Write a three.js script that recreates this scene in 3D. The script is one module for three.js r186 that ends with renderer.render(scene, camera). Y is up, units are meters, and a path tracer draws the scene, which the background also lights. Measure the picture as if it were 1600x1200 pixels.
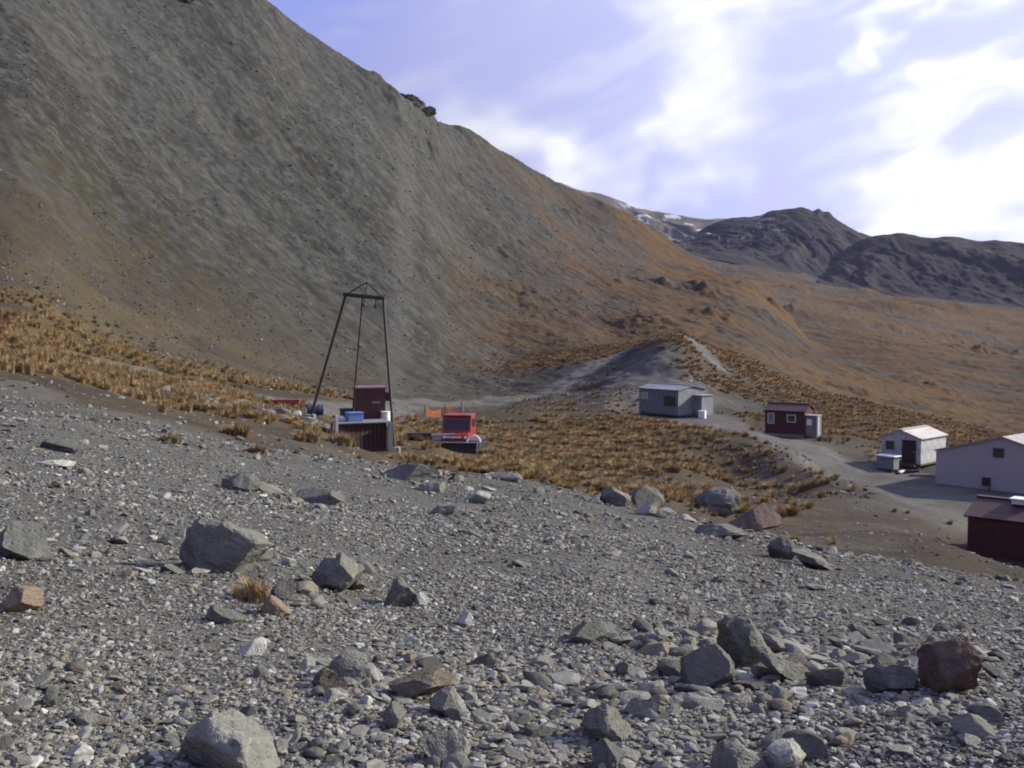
import * as THREE from 'three';
import { mergeGeometries, toCreasedNormals, mergeVertices } from 'three/addons/utils/BufferGeometryUtils.js';
import { RoundedBoxGeometry } from 'three/addons/geometries/RoundedBoxGeometry.js';

// ------------------------------------------------------------------ camera, sun, exposure
const scene = new THREE.Scene();
const F = 1648, HORIZON = 500, EYE = 1.6;                       // focal length in photo pixels (1600 x 1200)
const PITCH = Math.atan((600 - HORIZON) / F);
const camera = new THREE.PerspectiveCamera(2 * Math.atan(600 / F) * 180 / Math.PI, 4 / 3, 0.1, 9000);
camera.position.set(0, EYE, 0);
camera.rotation.x = -PITCH;
const renderer = new THREE.WebGLRenderer({ antialias: true });
renderer.toneMapping = THREE.LinearToneMapping;
renderer.toneMappingExposure = 1.3;
camera.focus = 0.5; camera.userData.fStop = 56;                 // the little phone lens is focused short: everything is slightly soft
renderer.shadowMap.enabled = true;
const SUN_AZ = 72 * Math.PI / 180, SUN_EL = 26 * Math.PI / 180;
const sunDir = new THREE.Vector3(Math.sin(SUN_AZ) * Math.cos(SUN_EL), Math.sin(SUN_EL), -Math.cos(SUN_AZ) * Math.cos(SUN_EL));
const sun = new THREE.DirectionalLight(new THREE.Color(1, 0.945, 0.80), 5);
sun.position.copy(sunDir).multiplyScalar(400); sun.castShadow = true; sun.shadow.radius = 1.5;
sun.shadow.mapSize.set(4096, 4096);
Object.assign(sun.shadow.camera, { left: -220, right: 220, top: 220, bottom: -220, near: 1, far: 1200 });
sun.name = 'sun'; scene.add(sun); scene.add(sun.target);

// ------------------------------------------------------------------ noise
let seed = 12345;
const rnd = () => { seed = (seed + 0x6D2B79F5) | 0; let t = Math.imul(seed ^ (seed >>> 15), 1 | seed); t = (t + Math.imul(t ^ (t >>> 7), 61 | t)) ^ t; return ((t ^ (t >>> 14)) >>> 0) / 4294967296; };
const rr = (a, b) => a + (b - a) * rnd();
const clamp = (x, a = 0, b = 1) => Math.min(b, Math.max(a, x));
const sst = (a, b, x) => { const t = clamp((x - a) / (b - a)); return t * t * (3 - 2 * t); };
const mix = (a, b, t) => a + (b - a) * t;
function hash2(ix, iy) { let h = Math.imul(ix, 374761393) + Math.imul(iy, 668265263); h = Math.imul(h ^ (h >>> 13), 1274126177); return ((h ^ (h >>> 16)) >>> 0) / 4294967296; }
function vn(x, y) {                                             // value noise, -1..1
  const ix = Math.floor(x), iy = Math.floor(y); let fx = x - ix, fy = y - iy;
  fx = fx * fx * fx * (fx * (fx * 6 - 15) + 10); fy = fy * fy * fy * (fy * (fy * 6 - 15) + 10);
  const a = hash2(ix, iy), b = hash2(ix + 1, iy), c = hash2(ix, iy + 1), d = hash2(ix + 1, iy + 1);
  return (a + (b - a) * fx + (c - a) * fy + (a - b - c + d) * fx * fy) * 2 - 1;
}
function fbm(x, y, o = 4) { let s = 0, a = 0.5, n = 0; for (let i = 0; i < o; i++) { s += a * vn(x, y); n += a; a *= 0.5; const t = x * 1.6 - y * 1.2 + 17.3; y = x * 1.2 + y * 1.6 + 5.1; x = t; } return s / n; }

// ------------------------------------------------------------------ sky (air and clouds, by direction)
{
  const SKY = 1.0, W = 2048, Hh = 1024, data = new Float32Array(W * Hh * 4);
  const cp = Math.cos(PITCH), sp = Math.sin(PITCH);
  const seg = (px, py, x0, y0, x1, y1) => { const dx = x1 - x0, dy = y1 - y0, t = clamp(((px - x0) * dx + (py - y0) * dy) / (dx * dx + dy * dy)); return Math.hypot(px - x0 - dx * t, py - y0 - dy * t); };
  // cloud masses: line from, to, half width, strength
  const masses = [[1100, 70, 1115, 165, 46, 1.2], [1085, 165, 1060, 205, 26, .7], [1040, 190, 1005, 215, 16, .5], [1010, 205, 985, 250, 16, .45], [725, 200, 860, 250, 30, .9], [860, 262, 960, 290, 24, .8], [1040, 290, 1110, 275, 20, .55], [1120, 262, 1190, 285, 16, .4],
    [1350, 300, 1700, 215, 26, .9], [1400, 345, 1700, 240, 26, .9], [1450, 135, 1700, 95, 22, .7], [1330, 95, 1400, 60, 10, .6], [1358, 35, 1372, 85, 9, .5], [1410, 12, 1470, -8, 9, .7], [1000, 5, 1200, 15, 16, .4],
    [1180, 140, 1300, 110, 12, .2], [1250, 250, 1420, 200, 12, .25], [1360, 360, 1600, 350, 14, .5], [960, 315, 1090, 320, 10, .25]];
  for (let j = 0; j < Hh; j++) for (let i = 0; i < W; i++) {
    const th = ((i + 0.5) / W - 0.5) * 2 * Math.PI, el = ((j + 0.5) / Hh - 0.5) * Math.PI;
    const x = Math.cos(el) * Math.cos(th), y = Math.sin(el), z = Math.cos(el) * Math.sin(th);
    const k = (j * W + i) * 4;
    const yy = Math.max(y, 0), cosS = x * sunDir.x + y * sunDir.y + z * sunDir.z;
    // air: deep blue overhead and away from the sun, paler low and towards it
    const glow = Math.exp(-Math.acos(clamp(cosS, -1, 1)) / 0.55);
    const pale = clamp(Math.exp(-yy * 5.0) * 0.6 + glow * 0.9), fwd = 0.30 + 0.70 * sst(-0.1, 0.85, cosS);
    let r = mix(0.13, 0.58, pale), g = mix(0.19, 0.64, pale), b = mix(0.58, 0.96, pale);
    // thin lavender veil in sheets, on a cloud plane
    const hy = yy + 0.16, qx = x / hy, qz = z / hy;
    const wq = fbm(qx * 0.5 + 3, qz * 0.5 - 7, 3);
    let veil = sst(-0.55, 0.35, fbm(qx * 0.55 + 9 + wq * .5, qz * 0.9 + 2, 5) + 0.1 * wq + 0.25);
    let cl = sst(0.12, 0.62, fbm(qx * 0.8 - 4 + wq * .7, qz * 1.5 + 11, 6) + 0.05) * 0.55;
    const fz = -z * cp - y * sp;
    if (fz > 0.15) {
      const U = 800 + F * x / fz, V = 600 - F * (y * cp - z * sp) / fz;
      if (U > -600 && U < 2300 && V > -700 && V < 700) {
        const edge = sst(-600, -200, U) * (1 - sst(1900, 2300, U)) * sst(-700, -300, V);
        const wx = fbm(U / 90, V / 60, 5) * 34, wy = fbm(U / 90 + 40, V / 60 + 9, 5) * 26;
        let m = 0;
        for (const [x0, y0, x1, y1, w, s] of masses) { const dd = seg(U + wx * 1.5, V + wy * 1.3, x0, y0, x1, y1) / (w * 1.18); if (dd < 3.2) m += s * 0.92 * Math.exp(-dd * dd * 0.85); }
        // streaks rising to the upper right, as drawn out by the wind
        const su = (U * 0.93 - V * 0.36), sv = (U * 0.36 + V * 0.93);
        const st = fbm(su / 260 + 5, sv / 42 + fbm(su / 200, sv / 90, 3), 5);
        const front = sst(-0.05, 0.6, st) * (0.16 + 0.26 * sst(900, 1500, U));
        cl = mix(cl, clamp(m, 0, 1.1) * (0.8 + 0.5 * fbm(su / 110, sv / 38, 5)) + front * 1.35, edge);
        const blueGap = Math.exp(-(((U - 480) / 150) ** 2 + ((V + 20) / 120) ** 2));
        veil = mix(veil, (0.90 + 0.14 * st) * (1 - 0.9 * blueGap), edge);
      }
    }
    const fade = sst(-0.05, 0.03, y);
    r = mix(r, (0.62 + 0.2 * glow) * fwd, veil * 0.92); g = mix(g, (0.645 + 0.24 * glow) * fwd, veil * 0.92); b = mix(b, 0.97 * mix(fwd, 1, .2), veil * 0.9);
    const cw = (1.02 + 0.3 * glow) * mix(fwd, 1, .25);
    cl = clamp(cl, 0, 1.2);
    r = mix(r, cw, clamp(cl)); g = mix(g, cw * 1.01, clamp(cl)); b = mix(b, cw * 1.03, clamp(cl));
    r *= SKY; g *= SKY; b *= SKY;
    data[k] = mix(0.30, r, fade); data[k + 1] = mix(0.30, g, fade); data[k + 2] = mix(0.36, b, fade); data[k + 3] = 1;
  }
  const sky = new THREE.DataTexture(data, W, Hh, THREE.RGBAFormat, THREE.FloatType);
  sky.mapping = THREE.EquirectangularReflectionMapping; sky.magFilter = THREE.LinearFilter; sky.needsUpdate = true;
  scene.background = sky; scene.environment = sky;
}
scene.fog = new THREE.FogExp2(new THREE.Color(0.60, 0.63, 0.92), 0.00006);

// ------------------------------------------------------------------ terrain heights
// Radial profiles: at a bearing (photo column) the distance in metres and the sight line (photo row) on which the ground lies there.
const TABLE = {
  '-600': [3.4, 1200, 6, 960, 10, 795, 20, 660, 30, 600, 45, 540, 60, 490, 100, 300, 150, 90, 220, -100, 300, -150, 420, -60, 900, 300],
  0: [3.6, 1200, 6, 965, 10, 805, 20, 672, 32, 605, 40, 578, 55, 535, 70, 485, 100, 340, 130, 205, 170, 50, 220, -70, 280, -160, 340, -130, 900, 330],
  200: [3.7, 1200, 6.3, 965, 10.5, 812, 20, 702, 28, 655, 33, 640, 45, 615, 60, 580, 80, 540, 110, 415, 140, 290, 180, 150, 230, 10, 290, -90, 350, -60, 900, 340],
  400: [3.8, 1200, 6.5, 965, 11, 822, 20, 737, 26, 705, 32, 690, 42, 665, 54, 640, 70, 612, 85, 590, 100, 548, 130, 435, 170, 290, 210, 165, 250, 50, 285, -12, 340, 40, 900, 350],
  480: [3.8, 1200, 6.6, 967, 11.3, 828, 20, 748, 26, 715, 30, 706, 40, 690, 54, 655, 64, 632, 80, 612, 95, 590, 120, 510, 160, 370, 200, 250, 250, 120, 290, 48, 350, 110, 900, 360],
  560: [3.8, 1200, 6.8, 970, 11.6, 835, 20, 758, 25, 732, 28, 722, 34, 725, 42, 712, 52, 690, 64, 658, 78, 632, 92, 610, 105, 590, 125, 525, 165, 395, 205, 280, 250, 170, 288, 102, 350, 160, 900, 365],
  620: [3.8, 1200, 7, 972, 12, 842, 20, 768, 25, 742, 28, 729, 34, 740, 42, 730, 50, 711, 62, 684, 75, 655, 90, 630, 105, 610, 130, 540, 170, 415, 210, 310, 250, 215, 285, 142, 350, 200, 900, 370],
  665: [3.8, 1200, 7, 975, 12, 845, 20, 774, 25, 748, 28, 737, 34, 747, 44, 731, 56, 702, 68, 677, 82, 652, 95, 632, 110, 610, 135, 545, 180, 420, 220, 325, 265, 225, 298, 168, 360, 220, 900, 375],
  720: [3.8, 1200, 7, 978, 12, 848, 20, 780, 26, 750, 28, 742, 34, 752, 45, 732, 62, 702, 75, 670, 90, 645, 105, 628, 120, 608, 150, 545, 200, 430, 250, 325, 300, 240, 330, 200, 400, 260, 900, 380],
  800: [3.8, 1200, 7, 982, 12, 852, 20, 788, 26, 760, 28, 752, 34, 765, 45, 742, 62, 705, 80, 670, 100, 638, 120, 615, 150, 570, 200, 470, 250, 375, 300, 300, 350, 248, 420, 290, 900, 385],
  900: [3.9, 1200, 7, 986, 12, 860, 20, 800, 25, 775, 28, 770, 34, 785, 45, 755, 62, 712, 80, 675, 100, 640, 115, 615, 135, 578, 160, 548, 200, 490, 260, 410, 320, 345, 375, 300, 460, 330, 900, 390],
  960: [3.9, 1200, 7, 990, 12, 870, 20, 812, 24, 790, 28, 795, 36, 795, 48, 755, 62, 715, 80, 675, 98, 640, 110, 612, 125, 582, 145, 555, 175, 535, 230, 470, 300, 395, 380, 327, 450, 350, 900, 395],
  1050: [3.9, 1200, 7, 1000, 12, 885, 20, 828, 23, 808, 28, 818, 36, 810, 48, 765, 62, 715, 72, 690, 85, 668, 98, 654, 106, 622, 114, 590, 124, 545, 132, 528, 142, 522, 165, 532, 220, 490, 300, 425, 380, 382, 450, 400, 600, 420, 900, 400],
  1150: [4, 1200, 7, 1010, 12, 900, 20, 845, 23, 828, 28, 842, 38, 825, 50, 785, 62, 752, 67, 742, 72, 694, 82, 675, 95, 660, 110, 632, 125, 598, 145, 572, 180, 545, 240, 490, 320, 440, 400, 455, 600, 440, 900, 405],
  1230: [4, 1200, 7, 1015, 12, 910, 20, 858, 23, 845, 28, 856, 38, 838, 50, 795, 61, 762, 66, 716, 78, 694, 92, 678, 110, 650, 130, 622, 155, 600, 190, 575, 240, 530, 290, 498, 350, 515, 500, 470, 700, 440, 900, 425],
  1290: [4, 1200, 7, 1020, 12, 920, 19, 875, 22, 862, 28, 868, 38, 845, 50, 800, 57, 772, 62, 742, 75, 712, 90, 685, 105, 668, 125, 646, 155, 625, 200, 590, 250, 555, 300, 560, 420, 500, 600, 465, 750, 448, 900, 440],
  1450: [4, 1200, 7, 1030, 12, 938, 18, 898, 21, 884, 28, 888, 40, 850, 50, 820, 60, 790, 70, 760, 80, 728, 95, 700, 115, 680, 145, 662, 200, 632, 300, 575, 420, 522, 560, 485, 700, 470, 900, 470],
  1600: [4, 1200, 7, 1040, 12, 955, 18, 922, 22, 908, 30, 905, 42, 885, 50, 865, 60, 835, 70, 805, 82, 775, 100, 745, 140, 700, 200, 655, 300, 595, 420, 545, 560, 505, 700, 488, 900, 485],
  2300: [4, 1200, 7, 1050, 12, 970, 20, 930, 30, 920, 50, 900, 70, 860, 100, 790, 200, 690, 300, 620, 500, 540, 900, 500],
};
const bearing = (u) => Math.atan((u - 800) / F / Math.cos(PITCH));
function slopeOf(u, v) { const sx = (u - 800) / F, sy = (600 - v) / F; return (-Math.sin(PITCH) + sy * Math.cos(PITCH)) / Math.hypot(sx, Math.cos(PITCH) + sy * Math.sin(PITCH)); }
const cols = [];
for (const u of Object.keys(TABLE).map(Number).sort((a, b) => a - b)) {
  const pts = [[Math.log(0.3), 0], [Math.log(1.6), 0]];
  for (let i = 0; i < TABLE[u].length; i += 2) pts.push([Math.log(TABLE[u][i]), EYE + TABLE[u][i] * slopeOf(u, TABLE[u][i + 1])]);
  cols.push([bearing(u), pts]);
}
const flat = (list) => list.map(([d, h]) => [Math.log(d), h]);
cols.unshift([-Math.PI / 2, flat([[.3, 0], [1.6, 0], [5, .1], [20, 1], [60, 6], [200, 70], [420, 90], [900, 60]])]);
cols.unshift([-Math.PI, flat([[.3, 0], [1.6, 0], [5, 0], [20, .5], [60, 1], [200, 3], [900, 5]])]);
cols.push([Math.PI / 2, flat([[.3, 0], [1.6, 0], [5, -.2], [20, -3], [60, -10], [200, -22], [900, -25]])]);
cols.push([Math.PI, flat([[.3, 0], [1.6, 0], [5, 0], [20, .5], [60, 1], [200, 3], [900, 5]])]);
function pchip(xs, ys) {
  const n = xs.length, m = new Array(n).fill(0), dl = [];
  for (let i = 0; i < n - 1; i++) dl.push((ys[i + 1] - ys[i]) / (xs[i + 1] - xs[i]));
  for (let i = 1; i < n - 1; i++) m[i] = dl[i - 1] * dl[i] <= 0 ? 0 : 2 / (1 / dl[i - 1] + 1 / dl[i]) * 1.0;
  m[0] = dl[0]; m[n - 1] = dl[n - 2];
  return (x) => {
    if (x <= xs[0]) return ys[0]; if (x >= xs[n - 1]) return ys[n - 1];
    let i = 0; while (x > xs[i + 1]) i++;
    const h = xs[i + 1] - xs[i], t = (x - xs[i]) / h, t2 = t * t, t3 = t2 * t;
    return (2 * t3 - 3 * t2 + 1) * ys[i] + (t3 - 2 * t2 + t) * h * m[i] + (-2 * t3 + 3 * t2) * ys[i + 1] + (t3 - t2) * h * m[i + 1];
  };
}
// resampled on a regular grid of bearing x log distance
const ND = 420, NA = 720, L0 = Math.log(0.3), L1 = Math.log(900);
const GRID = new Float32Array(NA * ND);
{
  const fs = cols.map(([, p]) => pchip(p.map((q) => q[0]), p.map((q) => q[1])));
  const as = cols.map((c) => c[0]);
  const rowVals = [];
  for (let k = 0; k < ND; k++) {
    const l = L0 + (L1 - L0) * k / (ND - 1);
    rowVals.push(pchip(as, fs.map((f) => f(l))));
  }
  for (let k = 0; k < ND; k++) for (let i = 0; i < NA; i++) {
    // denser bearings ahead: s in -1..1, bearing = warped
    GRID[i * ND + k] = rowVals[k](warp(i / (NA - 1)));
  }
}
function warp(t) { const s = t * 2 - 1; return Math.PI * (0.28 * s + 0.72 * s * s * s * Math.abs(s)); }
function unwarp(a) { let lo = 0, hi = 1; for (let i = 0; i < 26; i++) { const m = (lo + hi) / 2; if (warp(m) < a) lo = m; else hi = m; } return lo; }
const UNW = new Float32Array(4001); for (let i = 0; i <= 4000; i++) UNW[i] = unwarp(-Math.PI + 2 * Math.PI * i / 4000);
function base(x, z) {
  const d = Math.max(0.31, Math.hypot(x, z)), a = Math.atan2(x, -z);
  const q = (a + Math.PI) / (2 * Math.PI) * 4000, qi = Math.min(3999, Math.floor(q)), t = UNW[qi] + (UNW[qi + 1] - UNW[qi]) * (q - qi);
  const gi = clamp(t * (NA - 1), 0, NA - 1.001), gk = clamp((Math.log(d) - L0) / (L1 - L0) * (ND - 1), 0, ND - 1.001);
  const i = Math.floor(gi), k = Math.floor(gk), fi = gi - i, fk = gk - k, o = i * ND + k;
  return (GRID[o] * (1 - fk) + GRID[o + 1] * fk) * (1 - fi) + (GRID[o + ND] * (1 - fk) + GRID[o + ND + 1] * fk) * fi;
}
const polar = (u, d) => { const a = bearing(u); return [d * Math.sin(a), -d * Math.cos(a)]; };
// pads levelled for the huts and tracks: x, z, radius, height
const pads = [];
function H(x, z) {
  const d = Math.hypot(x, z);
  let h = base(x, z);
  const mid = sst(22, 40, d) * (1 - sst(110, 160, d)), hill = sst(70, 150, d);
  let n = 0;
  if (d < 60) n += (1 - sst(30, 60, d)) * (fbm(x / 2.6, z / 2.6, 3) * 0.07 + fbm(x / 0.5, z / 0.5, 2) * 0.022) * sst(1, 3, d);
  if (mid > 0) n += mid * (fbm(x / 7 + 31, z / 7, 3) * 0.30 + fbm(x / 1.7, z / 1.7, 2) * 0.10);
  if (hill > 0) {
    const p = (x - z) * 0.7071, q = (x + z) * 0.7071;           // across and along the fall line
    const w = fbm(x / 40, z / 40, 2) * 9;
    n += hill * (fbm((p + w) / 5, q / 34, 4) * 0.42 + (0.5 - Math.abs(fbm((p + w) / 14 + 8, q / 60, 3))) * 0.7 + fbm(x / 4, z / 4, 4) * 0.4 + fbm(x / 1.1, z / 1.1, 2) * 0.24);
    const crag = fbm(x / 22 + 60, z / 22, 3); if (crag > 0.28) n += hill * sst(150, 220, d) * (crag - 0.28) * 5 * Math.max(0, fbm(x / 3.2, z / 3.2, 3) + .4);
    n += sst(300, 600, d) * fbm(x / 60, z / 60, 4) * 6;
  }
  for (const P of pads) { const e = Math.hypot(x - P[0], z - P[1]); if (e < P[2] * 1.6) { const t = 1 - sst(P[2], P[2] * 1.6, e); h = mix(h, P[3], t); n *= 1 - t * 0.85; } }
  return h + n;
}
function spot(u, v, from = 2.5) {                               // where the sight line through a photo point meets the ground
  const a = bearing(u), s = slopeOf(u, v); let d = from, p = d;
  for (; d < 900; d *= 1.006) { if (EYE + d * s < H(d * Math.sin(a), -d * Math.cos(a))) break; p = d; }
  for (let i = 0; i < 18; i++) { const m = (p + d) / 2; if (EYE + m * s < H(m * Math.sin(a), -m * Math.cos(a))) d = m; else p = m; }
  return { d, x: d * Math.sin(a), z: -d * Math.cos(a), y: H(d * Math.sin(a), -d * Math.cos(a)), a };
}
function pix(x, y, z) { const cy = y - EYE, cp = Math.cos(PITCH), sp = Math.sin(PITCH), fz = -z * cp - cy * sp; return [800 + F * x / fz, 600 - F * (cy * cp - z * sp) / fz, fz]; }
function seen(x, y, z) {                                        // is a point clear of the ground between it and the viewer
  for (let i = 1; i < 60; i++) { const t = i / 60; if (EYE + (y - EYE) * t < base(x * t, z * t)) return false; } return true;
}
for (const [u, d, r] of [[1052, 100, 4.5], [1240, 91, 4.2], [1432, 80, 4.2], [1545, 73, 4.5], [1455, 69, 5.5], [1645, 49, 3.4], [577, 63, 2.4], [583, 49.5, 1.0], [716, 62, 2.4]]) { const [x, z] = polar(u, d); pads.push([x, z, r, base(x, z)]); }

// ------------------------------------------------------------------ ground cover masks
const roads = [
  { w: 3.6, p: [[1640, 58], [1540, 59.5], [1460, 62], [1400, 65], [1330, 71], [1260, 78], [1190, 84], [1120, 91], [1075, 99]] },
  { w: 1.9, p: [[640, 92], [700, 97], [760, 108], [850, 118], [920, 132], [980, 143], [1035, 139], [1080, 136], [1110, 128]] },
  { w: 1.6, p: [[120, 60], [250, 65], [330, 67], [420, 66], [500, 66], [560, 72], [640, 92]] },
].map((r) => ({ w: r.w, p: r.p.map(([u, d]) => polar(u, d)) }));
function roadness(x, z) {
  let best = 0;
  for (const r of roads) for (let i = 0; i < r.p.length - 1; i++) {
    const [x0, z0] = r.p[i], [x1, z1] = r.p[i + 1], dx = x1 - x0, dz = z1 - z0, t = clamp(((x - x0) * dx + (z - z0) * dz) / (dx * dx + dz * dz));
    const e = Math.hypot(x - x0 - dx * t, z - z0 - dz * t) / r.w; if (e < 1.6) best = Math.max(best, 1 - sst(0.75, 1.4, e));
  }
  return best;
}
// patches: column, distance, half breadth across the view (m), half depth (m), kind, strength
const patches = [
  [1045, 110, 7, 7, 'gravel', 1], [1000, 118, 5, 10, 'gravel', .8], [1470, 68, 8, 9, 'gravel', 1], [1400, 74, 6, 6, 'gravel', .9], [1560, 58, 7, 6, 'gravel', .9], [1340, 72, 5, 6, 'gravel', .8],
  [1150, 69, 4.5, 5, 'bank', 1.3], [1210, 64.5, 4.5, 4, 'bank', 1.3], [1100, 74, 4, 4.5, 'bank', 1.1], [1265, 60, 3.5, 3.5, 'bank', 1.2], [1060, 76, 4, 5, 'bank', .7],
  [0, 52, 12, 9, 'straw', 1], [110, 62, 9, 7, 'straw', .9], [230, 74, 8, 5, 'straw', .8], [340, 77, 8, 4, 'straw', .7], [440, 82, 7, 4, 'straw', .6], [-150, 50, 14, 12, 'straw', 1],
  [60, 95, 30, 26, 'olive', .75], [200, 108, 20, 26, 'olive', .6], [330, 115, 16, 20, 'olive', .5], [480, 118, 14, 14, 'olive', .35], [120, 80, 18, 9, 'straw', .3], [0, 76, 16, 10, 'straw', .35], [330, 92, 12, 6, 'straw', .3], [860, 200, 16, 30, 'rust', .4], [940, 240, 16, 40, 'rust', .5],
  [860, 66, 9, 12, 'rust', 1], [930, 72, 8, 10, 'rust', .9], [790, 60, 8, 6, 'rust', .7], [1000, 84, 7, 7, 'rust', .9], [700, 78, 6, 5, 'rust', .7], [880, 48, 8, 5, 'rust', .6], [1020, 48, 6, 5, 'rust', .5], [1000, 62, 7, 5, 'rust', .5],
  [900, 150, 14, 14, 'rust', .9], [820, 165, 10, 20, 'rust', .4], [1000, 160, 14, 14, 'rust', 1], [1040, 210, 14, 40, 'rust', .9], [1120, 135, 12, 14, 'rust', 1], [1170, 150, 16, 24, 'rust', 1], [1250, 140, 18, 26, 'rust', 1], [1400, 160, 30, 50, 'rust', .9], [1560, 190, 40, 70, 'rust', .8],
  [1040, 330, 12, 40, 'rust', .5], [1140, 300, 30, 16, 'rust', .8], [1230, 275, 26, 16, 'rust', .9], [1450, 380, 70, 40, 'rust', .7], [1560, 520, 80, 60, 'rust', .6], [1330, 480, 70, 60, 'rust', .6], [1200, 600, 90, 90, 'rust', .5],
  [1330, 260, 18, 34, 'dark', .8], [1420, 330, 30, 20, 'dark', .6], [905, 141, 12, 5, 'dark', .7], [850, 131, 9, 4, 'dark', .6], [1100, 150, 8, 5, 'dark', .5], [980, 200, 16, 40, 'dark', .4],
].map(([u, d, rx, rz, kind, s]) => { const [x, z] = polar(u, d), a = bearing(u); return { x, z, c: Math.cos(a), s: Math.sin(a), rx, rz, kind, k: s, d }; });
function cover(x, z) {
  const m = { gravel: 0, bank: 0, straw: 0, olive: 0, rust: 0, dark: 0 };
  for (const p of patches) {
    const dx = x - p.x, dz = z - p.z; const R = 2.2 * Math.max(p.rx, p.rz); if (dx > R || dx < -R || dz > R || dz < -R) continue;
    const lx = (dx * p.c + dz * p.s) / p.rx, lz = (-dx * p.s + dz * p.c) / p.rz, e = lx * lx + lz * lz;
    if (e < 4.5) m[p.kind] = Math.max(m[p.kind], p.k * Math.exp(-e * 0.9) * 1.15);
  }
  return m;
}
// the stony bench the photograph was taken from ends at this distance
const crest = pchip([-3.2, -1.5, bearing(-300), bearing(0), bearing(200), bearing(400), bearing(560), bearing(800), bearing(960), bearing(1150), bearing(1300), bearing(1450), bearing(1600), 1.2, 3.2], [40, 40, 36, 33, 29, 28, 28, 28.5, 25.5, 23.5, 22.5, 22, 24, 30, 40]);
function vegetation(x, z) {                                     // 0..1 how much tussock grows here
  const d = Math.hypot(x, z), a = Math.atan2(x, -z);
  const bench = 1 - sst(0.97, 1.12, d / crest(a) + fbm(x / 3, z / 3, 2) * 0.08);
  const m = cover(x, z), rd = Math.max(roadness(x, z), m.gravel);
  const n = fbm(x / 5, z / 5, 4), n2 = fbm(x / 14 + 50, z / 14, 3);
  const want = m.rust * 0.9 + m.straw * 0.9 + m.olive * 0.45 + (d < 120 ? 0.04 + 0.18 * sst(-0.12, 0.0, a) : 0.0) + m.bank * 0.35;
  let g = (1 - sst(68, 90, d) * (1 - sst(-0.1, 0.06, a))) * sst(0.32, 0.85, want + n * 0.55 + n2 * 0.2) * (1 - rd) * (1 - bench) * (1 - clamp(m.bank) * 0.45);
  return { g: clamp(g), bench, road: rd, m, n, n2, d };
}
const C = (r, g, b) => [r, g, b];
const veg = C(.056, .051, .030);
const COL = { gravel: C(.205, .200, .172), road: C(.225, .214, .192), soil: C(.112, .094, .068), scree: C(.102, .101, .088), screeDark: C(.066, .066, .057), screePale: C(.146, .143, .125), olive: C(.098, .082, .044), rust: C(.178, .106, .049), straw: C(.245, .180, .092), bank: C(.055, .051, .042), dark: C(.048, .043, .036) };  // bank: dark stones and scrub, with part of its shade in the colour
const mx = (a, b, t) => [a[0] + (b[0] - a[0]) * t, a[1] + (b[1] - a[1]) * t, a[2] + (b[2] - a[2]) * t];
const tow = [polar(600, 62), polar(640, 285)];
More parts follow.
